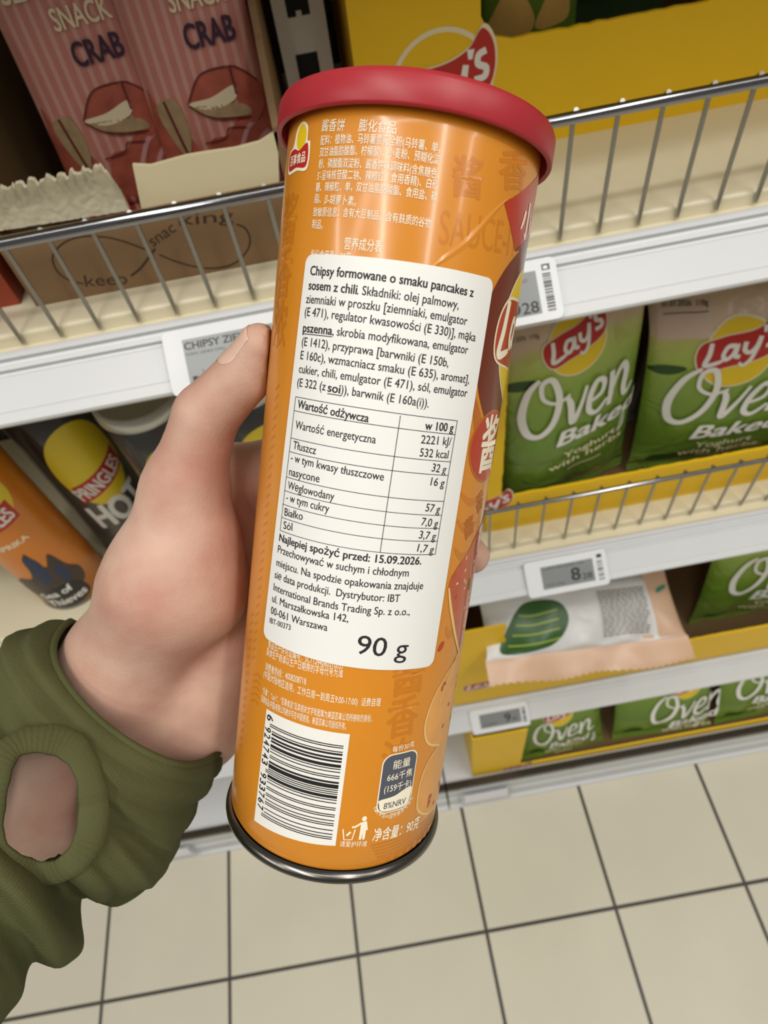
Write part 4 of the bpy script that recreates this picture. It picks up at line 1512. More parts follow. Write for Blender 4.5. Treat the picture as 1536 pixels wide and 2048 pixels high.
# tone on tone lettering and patterns
line('酱', uvc(905, 385), uvc(962, 392), 0.0085, TONE, 0.03, 0)
line('香', uvc(1000, 372), uvc(1050, 375), 0.0085, TONE, 0.03, 0)
pr.text('SAUCE-IT', 0.0080, -0.0330, 0.0330, -0.0310, 0.0075, TONE, 0, 0.0)
for k, ch in enumerate('酱香浓'):
    pr.text(ch, 0.0120, -0.1445 - 0.0125 * k, 0.0215, -0.1440 - 0.0125 * k, 0.0095, TONE, 0, 0.02)
for k, ch in enumerate('酱香浓'):
    pr.text(ch, -0.0395, -0.034 - 0.0125 * k, -0.0305, -0.034 - 0.0125 * k, 0.0095, TONE, 0, 0.02)
for k in range(6):
    pr.rect(0.012 + 0.0006 * k, -0.1912 - 0.0011 * k, 0.040, -0.1907 - 0.0011 * k, TONE, 0)
for k in range(9):
    pr.rect(0.013 + 0.0030 * k, -0.1976, 0.0144 + 0.0030 * k, -0.1965 + 0.0006 * (k % 3), TONE, 0)
for k in range(30):
    h_ = -0.070 - 0.0026 * k
    pr.poly([(-0.0335, h_), (-0.0315, h_ + 0.0014), (-0.0315, h_ + 0.0006), (-0.0335, h_ - 0.0008)], TONE, 0)
    if k > 12:
        pr.poly([(-0.0375, h_ - 0.03), (-0.0350, h_ - 0.0286), (-0.0350, h_ - 0.0296), (-0.0375, h_ - 0.031)], TONE, 0)
for k in range(5):
    pr.stroke([(-0.0315, -0.150 - 0.002 * k), (-0.0290, -0.1485 - 0.002 * k), (-0.0270, -0.1490 - 0.002 * k)], 0.0004, TONE, 0)
pr.rect(-0.0345, -0.0120, -0.0290, -0.0085, TONE, 0)

# the picture side: sauce swirl, diamond, emblem, disc, pancakes
pr.blob([(0.0395, -0.0275), (0.034, -0.0300), (0.0285, -0.0350), (0.0245, -0.0420), (0.0232, -0.0520), (0.0250, -0.0630), (0.0300, -0.0705), (0.036, -0.0745), (0.044, -0.078), (0.06, -0.078), (0.06, -0.030), (0.05, -0.0265)], BROWN, 1)
pr.blob([(0.024, -0.0655), (0.0285, -0.0705), (0.033, -0.078), (0.037, -0.086), (0.034, -0.083), (0.0275, -0.0765)], TONE2, 1)
for k in range(6):
    h_ = -0.090 - 0.0075 * k
    pr.stroke([(0.0245 + 0.0006 * k, h_), (0.0300, h_ - 0.003), (0.036, h_ - 0.0015)], [0.0006, 0.0022, 0.0006], TONE, 0)
pr.poly([(0.0242, -0.0207), (0.0440, -0.0080), (0.0640, -0.0200), (0.0322, -0.0297)], CRED, 2)
pr.poly([(0.0322, -0.0297), (0.0335, -0.0285), (0.056, -0.0175), (0.062, -0.0215)], BROWN, 3)
# 小 in brush strokes
sx, sy = 0.0372, -0.0232
pr.stroke([(sx, sy + 0.0058), (sx + 0.0003, sy + 0.002), (sx, sy - 0.0022), (sx - 0.0012, sy - 0.0016)], [0.0011, 0.0013, 0.0013, 0.0004], PRW, 4)
pr.stroke([(sx - 0.0022, sy + 0.0034), (sx - 0.0029, sy + 0.0008), (sx - 0.0040, sy - 0.0012)], [0.0012, 0.0011, 0.0004], PRW, 4)
pr.stroke([(sx + 0.0022, sy + 0.0036), (sx + 0.0034, sy + 0.0012), (sx + 0.0042, sy - 0.0006)], [0.0004, 0.0011, 0.0013], PRW, 4)
# emblem on the held tube
ex, ey = 0.0478, -0.0490
pr.ell(ex, ey + 0.0004, 0.0165, 0.0178, CREAM, 2)
pr.ell(ex, ey + 0.0004, 0.0158, 0.0171, YELLOW, 3)
pr.blob([(ex - 0.0180, ey - 0.0065), (ex - 0.0188, ey + 0.002), (ex - 0.0150, ey + 0.0082), (ex - 0.008, ey + 0.0092), (ex + 0.004, ey + 0.010), (ex + 0.016, ey + 0.013), (ex + 0.018, ey), (ex + 0.006, ey - 0.008), (ex - 0.010, ey - 0.0085)], CREAM, 4)
pr.blob([(ex - 0.0174, ey - 0.0060), (ex - 0.0181, ey + 0.002), (ex - 0.0146, ey + 0.0075), (ex - 0.008, ey + 0.0085), (ex + 0.004, ey + 0.0093), (ex + 0.015, ey + 0.012), (ex + 0.017, ey), (ex + 0.006, ey - 0.0075), (ex - 0.010, ey - 0.0079)], CRED, 5)
for pts, w_ in (([(-0.0118, 0.0058), (-0.0126, 0.0), (-0.0138, -0.0052), (-0.0098, -0.0048), (-0.0072, -0.0040)], [0.0020, 0.0022, 0.0022, 0.0018, 0.0012]),
                ([(-0.0040, 0.0026), (-0.0064, 0.0022), (-0.0074, -0.0010), (-0.0060, -0.0032), (-0.0040, -0.0008), (-0.0030, 0.0026), (-0.0034, -0.0020), (-0.0020, -0.0030)], 0.0019),
                ([(0.0000, 0.0030), (0.0, -0.001), (0.002, -0.002), (0.0045, 0.0), (0.006, 0.005)], 0.0019)):
    pr.stroke([(ex - 0.0023 + a_, ey + 0.0008 + b_ * 1.2) for a_, b_ in pts], w_, PRW, 6)
# disc with 酱
dx_, dy_ = 0.0362, -0.0782
pr.ell(dx_, dy_, 0.0108, 0.0098, TONE2, 2)
pr.ell(dx_, dy_, 0.0102, 0.0092, CRED, 3)
pr.text('酱', dx_ - 0.0052, dy_ - 0.0056, dx_ + 0.0062, dy_ - 0.0052, 0.0118, PRW, 4, 0.025)
pr.text('酱', 0.0300, -0.1030, 0.0345, -0.1010, 0.0046, TONE2, 2, 0.02)
pr.text('香', 0.0345, -0.0965, 0.0390, -0.0945, 0.0046, TONE2, 2, 0.02)
# pancake roll with sauce
SAUCE = mat('held_sauce', (190, 78, 40), 0.2, coat=0.5, noise=0.35, nscale=260)
PANC = mat('held_pancake', (226, 160, 84), 0.35, noise=0.22, nscale=130)
PANE = mat('held_pancake_edge', (238, 200, 128), 0.4)
pr.blob([(0.0258, -0.1160), (0.0280, -0.1110), (0.0330, -0.1070), (0.0400, -0.1015), (0.060, -0.098), (0.060, -0.140), (0.042, -0.141), (0.0345, -0.1330), (0.0295, -0.1240)], SAUCE, 2)
pr.stroke([(0.0258, -0.1160), (0.0285, -0.1230), (0.0335, -0.1320), (0.0400, -0.1400)], [0.0006, 0.0011, 0.0011, 0.0007], PANE, 3)
rs = random.Random(5)
for k in range(34):
    u_, v_ = rs.uniform(0.028, 0.046), rs.uniform(-0.134, -0.103)
    if v_ < -0.116 - (u_ - 0.026) * 1.2 or v_ > -0.113 + (u_ - 0.026) * 0.75:
        continue
    pr.ell(u_, v_, 0.0006, 0.0004, rs.choice([PANE, CRED, CRED, mat('held_seed', (236, 190, 150), 0.3)]), 3, rs.uniform(0, 3), 10)
pr.ell(0.0385, -0.1175, 0.0010, 0.0020, mat('held_leaf', (120, 130, 50), 0.4), 4, 0.3)
pr.ell(0.0265, -0.1330, 0.0009, 0.0016, CRED, 2, -0.6)
for pts in ([(0.0245, -0.1565), (0.0262, -0.1490), (0.0305, -0.1435), (0.0370, -0.1395), (0.046, -0.1375), (0.060, -0.140), (0.060, -0.168), (0.042, -0.1690), (0.0330, -0.1660), (0.0268, -0.1625)],
            [(0.0262, -0.1810), (0.0268, -0.1730), (0.0300, -0.1680), (0.0360, -0.1655), (0.048, -0.1650), (0.060, -0.168), (0.060, -0.192), (0.044, -0.1910), (0.0345, -0.1895), (0.0280, -0.1855)]):
    pr.blob(pts, PANE, 2)
    c2 = np.mean(np.array(pts), 0)
    pr.blob([tuple(c2 + (np.array(p_) - c2) * 0.955) for p_ in pts], PANC, 3)
    for k in range(7):
        u_ = rs.uniform(0.028, 0.044)
        v_ = c2[1] + rs.uniform(-0.010, 0.008)
        pr.ell(u_, v_, rs.uniform(0.0005, 0.0013), rs.uniform(0.0005, 0.0010), mat('held_char', (176, 84, 34), 0.4), 4, rs.uniform(0, 3), 12)
pr.stroke([(0.0300, -0.1510), (0.0345, -0.1420), (0.0400, -0.1360)], 0.0005, PANE, 4)
# crease in the printed wrap
ca_, cb_ = uvc(1018, 396), uvc(838, 562)
NCR = 40
cr = [[], [], []]
for i in range(NCR):
    f_ = i / (NCR - 1)
    u_, v_ = ca_[0] + (cb_[0] - ca_[0]) * f_, ca_[1] + (cb_[1] - ca_[1]) * f_ + 0.0005 * math.sin(9 * f_)
    wd = 0.0007 * math.sin(PI * min(max(f_, 0.02), 0.98)) + 0.0001
    cr[0].append(canmap([u_ - wd * 0.7], [v_ + wd], 0.00002)[0])
    cr[1].append(canmap([u_], [v_], 0.00014)[0])
    cr[2].append(canmap([u_ + wd * 0.7], [v_ - wd], 0.00002)[0])
g.grid(np.array(cr), BODY, False)
g.build('body', held)

# sticker
g = G()
SA, SB, SCc, SD = np.array([-0.0243, -0.0378]), np.array([0.0244, -0.0378]), np.array([0.0238, -0.1378]), np.array([-0.0273, -0.1363])


def stk_uv(s_, t_):
    return (SA * (1 - s_) + SB * s_) * (1 - t_) + (SD * (1 - s_) + SCc * s_) * t_


def stk_outline(ins, r):
    pts = []
    W_, H_ = 0.050, 0.0992
    for cx, cy, a in ((W_ - ins - r, ins + r, -90), (W_ - ins - r, H_ - ins - r, 0), (ins + r, H_ - ins - r, 90), (ins + r, ins + r, 180)):
        for k in range(7):
            q = math.radians(a + 15 * k)
            pts.append(tuple(stk_uv((cx + r * math.cos(q)) / W_, (cy + r * math.sin(q)) / H_)))
    return pts


ps = Pr(g, lambda U, V, off: canmap(U, V, off + 0.00042), 0.0016, None, 0.00003)
ps.poly(stk_outline(0, 0.0022), STK, 0)
edge = stk_outline(0, 0.0022)
lo_ = canmap([p_[0] for p_ in edge], [p_[1] for p_ in edge], 0.0)
hi_ = canmap([p_[0] for p_ in edge], [p_[1] for p_ in edge], 0.00045)
n = len(edge)
g.add(np.r_[lo_, hi_], [(i, (i + 1) % n, n + (i + 1) % n, n + i) for i in range(n)], STK)


def zB(a, b):
    return uvc(520 + .33854 * a, 500 + .33854 * b)


def zC(a, b):
    return uvc(520 + .33854 * a, 780 + .33854 * b)


def sl(s_, A, Bp, cap=0.00205, bold=0.007):
    bold = bold or 0.007
    ps.text(s_, A[0], A[1], Bp[0], Bp[1], cap, INK, 2, bold, asc=0.70)


BD = 0.022
sl('Chipsy formowane o smaku pancakes z', zB(305, 150), zB(1250, 278), 0.0021, BD)
sl('sosem z chili', zB(295, 235), zB(574, 263), 0.0021, BD)
sl('. Składniki: olej palmowy,', zB(577, 264), zB(1165, 350))
sl('ziemniaki w proszku [ziemniaki, emulgator', zB(280, 315), zB(1213, 445))
sl('(E 471), regulator kwasowości (E 330)], mąka', zB(272, 390), zB(1262, 540))
sl('pszenna', zB(262, 485), zB(430, 503), 0.0021, BD)
ps.stroke([zB(262, 496), zB(430, 514)], 0.0002, INK, 2, smooth=False)
sl(', skrobia modyfikowana, emulgator', zB(433, 504), zB(1218, 614))
sl('(E 1412), przyprawa [barwniki (E 150b,', zB(255, 565), zB(1105, 690))
sl('E 160c), wzmacniacz smaku (E 635), aromat],', zB(247, 645), zB(1225, 788))
sl('cukier, chili, emulgator (E 471), sól, emulgator', zB(238, 725), zB(1213, 867))
sl('(E 322 (z', zB(228, 805), zB(392, 831))
sl('soi', zB(405, 836), zB(476, 848), 0.0021, BD)
ps.stroke([zB(403, 848), zB(480, 860)], 0.0002, INK, 2, smooth=False)
sl(')), barwnik (E 160a(i)).', zB(481, 848), zB(990, 930))
# nutrition table: rules in straight lines around the tube
TL, TRt, BLt, BRt = zC(220, 40), zC(1158, 180), zC(128, 828), zC(1028, 968)
LW_ = 0.00016


def rule(A, Bp):
    ps.stroke([A, Bp], LW_, INK, 2, smooth=False)


rule(TL, TRt)
rule(TL, BLt)
rule(TRt, BRt)
rule(BLt, BRt)
rule(zC(828, 150), zC(708, 958))
for ya, yb in (((212, 122), (1145, 262)), ((192, 283), (1118, 422)), ((182, 363), (1103, 502)), ((165, 512), (1078, 655)), ((152, 592), (1062, 738)), ((142, 672), (1052, 815)), ((135, 750), (1040, 890))):
    rule(zC(*ya), zC(*yb))
for s_, a, b, bd in (('Wartość odżywcza', (230, 105), (640, 190), BD), ('w 100 g', (970, 232), (1132, 245), BD), ('Wartość energetyczna', (217, 227), (682, 315), 0),
                     ('2221 kJ/', (945, 313), (1120, 326), 0), ('532 kcal', (938, 390), (1103, 402), 0), ('Tłuszcz', (203, 346), (335, 380), 0), ('32 g', (1007, 478), (1088, 490), 0),
                     ('- w tym kwasy tłuszczowe', (190, 418), (728, 534), 0), ('16 g', (1000, 560), (1078, 570), 0), ('nasycone', (180, 502), (355, 545), 0),
                     ('Węglowodany', (172, 582), (440, 650), 0), ('57 g', (970, 713), (1052, 724), 0), ('- w tym cukry', (163, 652), (410, 722), 0), ('7,0 g', (945, 796), (1040, 808), 0),
                     ('Białko', (153, 740), (258, 767), 0), ('3,7 g', (932, 873), (1027, 883), 0), ('Sól', (147, 818), (198, 830), 0), ('1,7 g', (922, 950), (1015, 961), 0),
                     ('Najlepiej spożyć przed: 15.09.2026.', (122, 890), (945, 1027), BD), ('Przechowywać w suchym i chłodnym', (113, 957), (872, 1098), 0),
                     ('miejscu. Na spodzie opakowania znajduje', (105, 1035), (955, 1172), 0), ('się data produkcji.  Dystrybutor: IBT', (95, 1107), (820, 1248), 0),
                     ('International Brands Trading Sp. z o.o.,', (88, 1180), (878, 1325), 0), ('ul. Marszałkowska 142,', (80, 1247), (522, 1367), 0), ('00-061 Warszawa', (72, 1317), (400, 1420), 0)):
    sl(s_, zC(*a), zC(*b), 0.00205, bd)
sl('IBT-00373', zC(66, 1372), zC(187, 1416), 0.0015)
sl('90 g', zC(565, 1550), zC(860, 1572), 0.0052, 0.003)
stk = g.build('sticker', held)
stk['label'] = 'white sticker with black print'

g = G()
LR, LH_ = 0.0359, 0.0071
g.lathe([(0.0, 0.0022), (0.029, 0.0022), (0.0305, 0.0004), (0.0320, -0.0006), (0.0344, -0.0006), (0.0354, -0.0001), (LR, 0.0010), (LR + 0.0001, LH_ - 0.0006), (LR - 0.0002, LH_), (LR - 0.0010, LH_), (LR - 0.0013, LH_ - 0.0006), (LR - 0.0022, 0.0016), (0.0328, 0.0012)], LIDR, CC0, CA, E1, E2, 160)
lid = g.build('lid', held)
lid['label'] = 'red plastic lid'
g = G()
g.lathe([(0.030, HL - 0.004), (0.0312, HL - 0.001), (0.0322, HL + 0.0008), (0.0336, HL + 0.0008), (0.0343, HL + 0.0002), (0.0345, HL - 0.0008), (0.0343, HL - 0.0017), (0.0337, HL - 0.0024), (0.0330, HL - 0.0028)], mat('tin_dark', (120, 116, 112), 0.25, metal=1.0), CC0, CA, E1, E2, 160)
g.lathe([(0.0, HL - 0.0045), (0.0304, HL - 0.0045)], TIN, CC0, CA, E1, E2, 96)
rim = g.build('bottom_rim', held)
rim['label'] = 'grey metal bottom rim'

# ------------------------------------------------------------------ the person: left hand and forearm, one surface


def cf(phi, r, h):
    a = math.radians(phi)
    return CC0 + CA * h * 0.001 + r * 0.001 * (math.cos(a) * E1 + math.sin(a) * E2)


def sd_cone(X, a, b, ra, rb):
    ba = b - a
    L2 = ba @ ba
    t = np.clip(((X - a) @ ba) / L2, 0, 1)
    return np.linalg.norm(X - a - t[..., None] * ba, axis=-1) - (ra + (rb - ra) * t)


def smin(a, b, k):
    h = np.clip(0.5 + 0.5 * (b - a) / k, 0, 1)
    return b + (a - b) * h - k * h * (1 - h)


def chain(X, pts, rs, k=0.004):
    d = None
    for i in range(len(pts) - 1):
        q = sd_cone(X, pts[i], pts[i + 1], rs[i] * 0.001, rs[i + 1] * 0.001)
        d = q if d is None else smin(d, q, k)
    return d


TH_TIP, TH_PAD, TH_IP, TH_MCP = P(521, 692, 0.1800), P(486, 752, 0.1855), P(412, 832, 0.193), P(368, 985, 0.204)
THEN1, THEN2 = P(345, 1165, 0.212), P(272, 1312, 0.230)
WR_R, WR_U = P(258, 1345, 0.240), P(372, 1440, 0.250)
FINGERS = {
    'index': ([cf(-124, 60, 106), cf(-145, 48, 96), cf(-168, 43.5, 89), cf(168, 41.5, 86), cf(150, 40.5, 85)], [11, 10, 9, 7.8, 6.2]),
    'middle': ([cf(-127, 59, 124), cf(-152, 47, 116), cf(178, 43, 113), cf(143, 41.3, 115.5), cf(118.5, 40.4, 118)], [11, 10, 9, 7.6, 6.0]),
    'ring': ([cf(-130, 58, 139), cf(-150, 46.5, 129), cf(-178, 43, 125), cf(160, 41.3, 123), cf(139, 40.2, 122)], [10.5, 9.5, 8.6, 7.5, 6.0]),
    'pinky': ([cf(-131, 56, 154), cf(-148, 45.5, 146), cf(-172, 42, 142), cf(172, 40.5, 140), cf(156, 39.6, 139)], [9.5, 8.3, 7.4, 6.6, 5.4])}
ELB = P(-170, 1860, 0.230)


def hand_sdf(X):
    fs = [chain(X, p_, r_, 0.003) for p_, r_ in FINGERS.values()]
    d = fs[0]
    for q in fs[1:]:
        d = smin(d, q, 0.0018)
    palm = None
    for nm, wq, wr_ in (('index', 0.15, 13), ('middle', 0.40, 14), ('ring', 0.70, 14), ('pinky', 0.95, 13.5)):
        wpt = WR_R * (1 - wq) + WR_U * wq
        q = sd_cone(X, FINGERS[nm][0][0], wpt, 0.0115 if nm != 'pinky' else 0.0105, wr_ * 0.001 + 0.003)
        palm = q if palm is None else smin(palm, q, 0.010)
    d = smin(d, palm, 0.006)
    hyp = sd_cone(X, cf(-118, 52, 160), P(400, 1430, 0.243), 0.012, 0.017)
    d = smin(d, hyp, 0.010)
    th = chain(X, [TH_TIP, TH_PAD, TH_IP, TH_MCP], [6.4, 8.1, 9.6, 11.8], 0.0015)
    then = smin(chain(X, [TH_MCP, THEN1, THEN2], [12.0, 20.5, 21.0], 0.010), sd_cone(X, P(412, 1075, 0.206), P(405, 1190, 0.211), 0.0105, 0.0125), 0.008)
    web = sd_cone(X, P(395, 1060, 0.220), FINGERS['index'][0][0], 0.0085, 0.010)
    th = smin(th, then, 0.008)
    d = smin(d, web, 0.006)
    d = smin(d, th, 0.0045)
    wrist = smin(sd_cone(X, WR_R, ELB + (WR_R - WR_U) * 0.25, 0.0235, 0.0185), sd_cone(X, WR_U, ELB - (WR_R - WR_U) * 0.25, 0.0185, 0.0185), 0.02)
    d = smin(d, wrist, 0.014)
    # soft flesh flattens against the tube
    q = X - CC0
    hh = q @ CA
    rr = np.linalg.norm(q - hh[..., None] * CA, axis=-1)
    return np.maximum(d, (RC + 0.0002) - rr)


def surface_nets(f, lo, hi, h):
    nx, ny, nz = [int(math.ceil((hi[i] - lo[i]) / h)) + 1 for i in range(3)]
    ax = [lo[i] + h * np.arange(n_) for i, n_ in enumerate((nx, ny, nz))]
    F = np.empty((nx, ny, nz))
    for i in range(nx):
        Y_, Z_ = np.meshgrid(ax[1], ax[2], indexing='ij')
        X = np.stack([np.full_like(Y_, ax[0][i]), Y_, Z_], -1)
        F[i] = f(X)
    S = F < 0
    cs = (nx - 1, ny - 1, nz - 1)
    acc = np.zeros(cs + (3,))
    cnt = np.zeros(cs)
    corners = [(i, j, k) for i in (0, 1) for j in (0, 1) for k in (0, 1)]

    def sub(A, c):
        return A[c[0]:c[0] + cs[0], c[1]:c[1] + cs[1], c[2]:c[2] + cs[2]]
    for a in corners:
        for ax_ in range(3):
            if a[ax_] == 0:
                b = list(a)
                b[ax_] = 1
                fa, fb = sub(F, a), sub(F, b)
                ch = (fa < 0) != (fb < 0)
                t = np.where(ch, fa / np.where(ch, fa - fb, 1), 0)
                p_ = np.zeros(cs + (3,))
                for q in range(3):
                    p_[..., q] = a[q] + (t if q == ax_ else 0)
                acc += p_ * ch[..., None]
                cnt += ch
    act = cnt > 0
    idx = np.full(cs, -1)
    idx[act] = np.arange(act.sum())
    cells = np.argwhere(act)
    V = (cells + acc[act] / cnt[act][:, None]) * h + np.array(lo)
    faces = []
    for ax_ in range(3):
        o1, o2 = [(1, 2), (2, 0), (0, 1)][ax_]
        sl_a = [slice(None)] * 3
        sl_b = [slice(None)] * 3
        sl_a[ax_] = slice(0, -1)
        sl_b[ax_] = slice(1, None)
        ch = np.argwhere(S[tuple(sl_a)] != S[tuple(sl_b)])
        ok = (ch[:, o1] > 0) & (ch[:, o2] > 0) & (ch[:, o1] < cs[o1]) & (ch[:, o2] < cs[o2])
        ch = ch[ok]
        ins = S[tuple(sl_a)][tuple(ch.T)]
        qd = []
        for d1, d2 in ((-1, -1), (0, -1), (0, 0), (-1, 0)):
            c_ = ch.copy()
            c_[:, o1] += d1
            c_[:, o2] += d2
            qd.append(idx[tuple(c_.T)])
        Q = np.stack(qd, 1)
        Q[~ins] = Q[~ins][:, ::-1]
        faces.append(Q)
    return V, np.concatenate(faces)


def skin_mat():
    m = mat('skin', (214, 170, 148), 0.5, spec=0.35, sss=0.12)
    nt = m.node_tree
    b = nt.nodes['Principled BSDF']
    tc = nt.nodes.new('ShaderNodeTexCoord')
    n = nt.nodes.new('ShaderNodeTexNoise')
    n.inputs['Scale'].default_value = 38
    n.inputs['Detail'].default_value = 5
    nt.links.new(tc.outputs['Object'], n.inputs['Vector'])
    cr = nt.nodes.new('ShaderNodeValToRGB')
    cr.color_ramp.elements[0].position = 0.34
    cr.color_ramp.elements[0].color = rgb(190, 141, 123)
    cr.color_ramp.elements[1].position = 0.64
    cr.color_ramp.elements[1].color = rgb(207, 172, 152)
    nt.links.new(n.outputs['Fac'], cr.inputs[0])
    nt.links.new(cr.outputs[0], b.inputs['Base Color'])
    v = nt.nodes.new('ShaderNodeTexVoronoi')
    v.inputs['Scale'].default_value = 900
    nt.links.new(tc.outputs['Object'], v.inputs['Vector'])
    n3 = nt.nodes.new('ShaderNodeTexNoise')
    n3.inputs['Scale'].default_value = 160
    n3.inputs['Detail'].default_value = 6
    nt.links.new(tc.outputs['Object'], n3.inputs['Vector'])
    ad = nt.nodes.new('ShaderNodeMath')
    ad.operation = 'MULTIPLY_ADD'
    ad.inputs[1].default_value = 0.5
    nt.links.new(v.outputs['Distance'], ad.inputs[0])
    nt.links.new(n3.outputs['Fac'], ad.inputs[2])
    bp = nt.nodes.new('ShaderNodeBump')
    bp.inputs['Strength'].default_value = 0.16
    bp.inputs['Distance'].default_value = 0.0006
    nt.links.new(ad.outputs[0], bp.inputs['Height'])
    nt.links.new(bp.outputs['Normal'], b.inputs['Normal'])
    return m


SKIN = skin_mat()
allp = [TH_TIP, TH_PAD, TH_IP, TH_MCP, THEN1, THEN2, WR_R, WR_U, ELB] + [q for p_, _ in FINGERS.values() for q in p_]
lo = np.min(allp, 0) - 0.034
hi = np.max(allp, 0) + 0.034
V, Fq = surface_nets(hand_sdf, lo, hi, 0.0017)
g = G()
g.add(V, Fq.tolist(), SKIN, True)
person = g.build('person')
tag(person, 'left hand of a person in an olive green sleeve gripping the orange tube', 'person')
sm = person.modifiers.new('soften', 'SMOOTH')
sm.factor = 0.5
sm.iterations = 4

# thumb nail
nc = (TH_TIP * 0.62 + TH_PAD * 0.38)
ldir = (TH_TIP - TH_PAD)
ldir /= np.linalg.norm(ldir)
nn = toworld([-0.70, -0.55, -0.42]) - CAMP
nn = nn - ldir * (nn @ ldir)
nn /= np.linalg.norm(nn)
sd_ = np.cross(ldir, nn)
rows = []
for i in range(17):
    t_ = i / 16
    row = []
    for j in range(17):
        s_ = j / 8 - 1
        # square tip, rounded root
        wv = 0.86 if t_ > 0.45 else 0.86 * math.sqrt(max(0.0, 1 - ((0.45 - t_) / 0.46) ** 2)) + 0.02
        ang = s_ * wv
        c0_ = nc + ldir * ((t_ - 0.45) * 0.0130 - 0.0010 * s_ * s_ * t_)
        dr = math.cos(ang) * nn + math.sin(ang) * sd_
        lo_r, hi_r = 0.003, 0.013
        for _ in range(18):
            md = (lo_r + hi_r) / 2
            if hand_sdf((c0_ + dr * md)[None])[0] < 0:
                lo_r = md
            else:
                hi_r = md
        row.append(c0_ + dr * (lo_r - 0.00002))
    rows.append(row)
g = G()
g.grid(np.array(rows), mat('nail', (222, 182, 162), 0.3, spec=0.5, sss=0.1), True)
nl = g.build('thumbnail', person)
sol = nl.modifiers.new('thick', 'SOLIDIFY')
sol.thickness = 0.0003
sol.offset = -1

# ------------------------------------------------------------------ the sleeve
OLIVE = mat('olive_knit', (88, 88, 56), 0.9, spec=0.15)
nt = OLIVE.node_tree
b = nt.nodes['Principled BSDF']
uvn = nt.nodes.new('ShaderNodeUVMap')
uvn.uv_map = 'print'
sep = nt.nodes.new('ShaderNodeSeparateXYZ')
nt.links.new(uvn.outputs[0], sep.inputs[0])
ml = nt.nodes.new('ShaderNodeMath')
ml.operation = 'MULTIPLY'
ml.inputs[1].default_value = 250 * 2 * PI
nt.links.new(sep.outputs[0], ml.inputs[0])
sn = nt.nodes.new('ShaderNodeMath')
sn.operation = 'SINE'
nt.links.new(ml.outputs[0], sn.inputs[0])
tc = nt.nodes.new('ShaderNodeTexCoord')
nz = nt.nodes.new('ShaderNodeTexNoise')
nz.inputs['Scale'].default_value = 900
nz.inputs['Detail'].default_value = 3
nt.links.new(tc.outputs['Object'], nz.inputs['Vector'])
ma = nt.nodes.new('ShaderNodeMath')
ma.operation = 'MULTIPLY_ADD'
ma.inputs[1].default_value = 0.22
nt.links.new(sn.outputs[0], ma.inputs[0])
nt.links.new(nz.outputs['Fac'], ma.inputs[2])
bp = nt.nodes.new('ShaderNodeBump')
bp.inputs['Strength'].default_value = 0.32
bp.inputs['Distance'].default_value = 0.0006
nt.links.new(ma.outputs[0], bp.inputs['Height'])
nt.links.new(bp.outputs['Normal'], b.inputs['Normal'])
nz2 = nt.nodes.new('ShaderNodeTexNoise')
nz2.inputs['Scale'].default_value = 50
nz2.inputs['Detail'].default_value = 4
nt.links.new(tc.outputs['Object'], nz2.inputs['Vector'])
mx = nt.nodes.new('ShaderNodeMix')
mx.data_type = 'RGBA'
mx.inputs[6].default_value = rgb(74, 76, 46)
mx.inputs[7].default_value = rgb(92, 93, 60)
nt.links.new(nz2.outputs['Fac'], mx.inputs[0])
nt.links.new(mx.outputs[2], b.inputs['Base Color'])

AX = [P(292, 1372, 0.236), P(140, 1540, 0.224), P(-15, 1700, 0.208), P(-165, 1850, 0.190), P(-325, 2000, 0.170)]
AXP = catmull(AX, 24)
NT, NP = len(AXP), 144
tt = np.linspace(0, 1, NT)
# reference directions: across the picture (right-down) and towards the viewer
perp = toworld([0.80, 0.60, 0.0]) - CAMP
rows, uvr = [], []
rngS = np.random.default_rng(4)
ph = rngS.uniform(0, 6.28, 12)


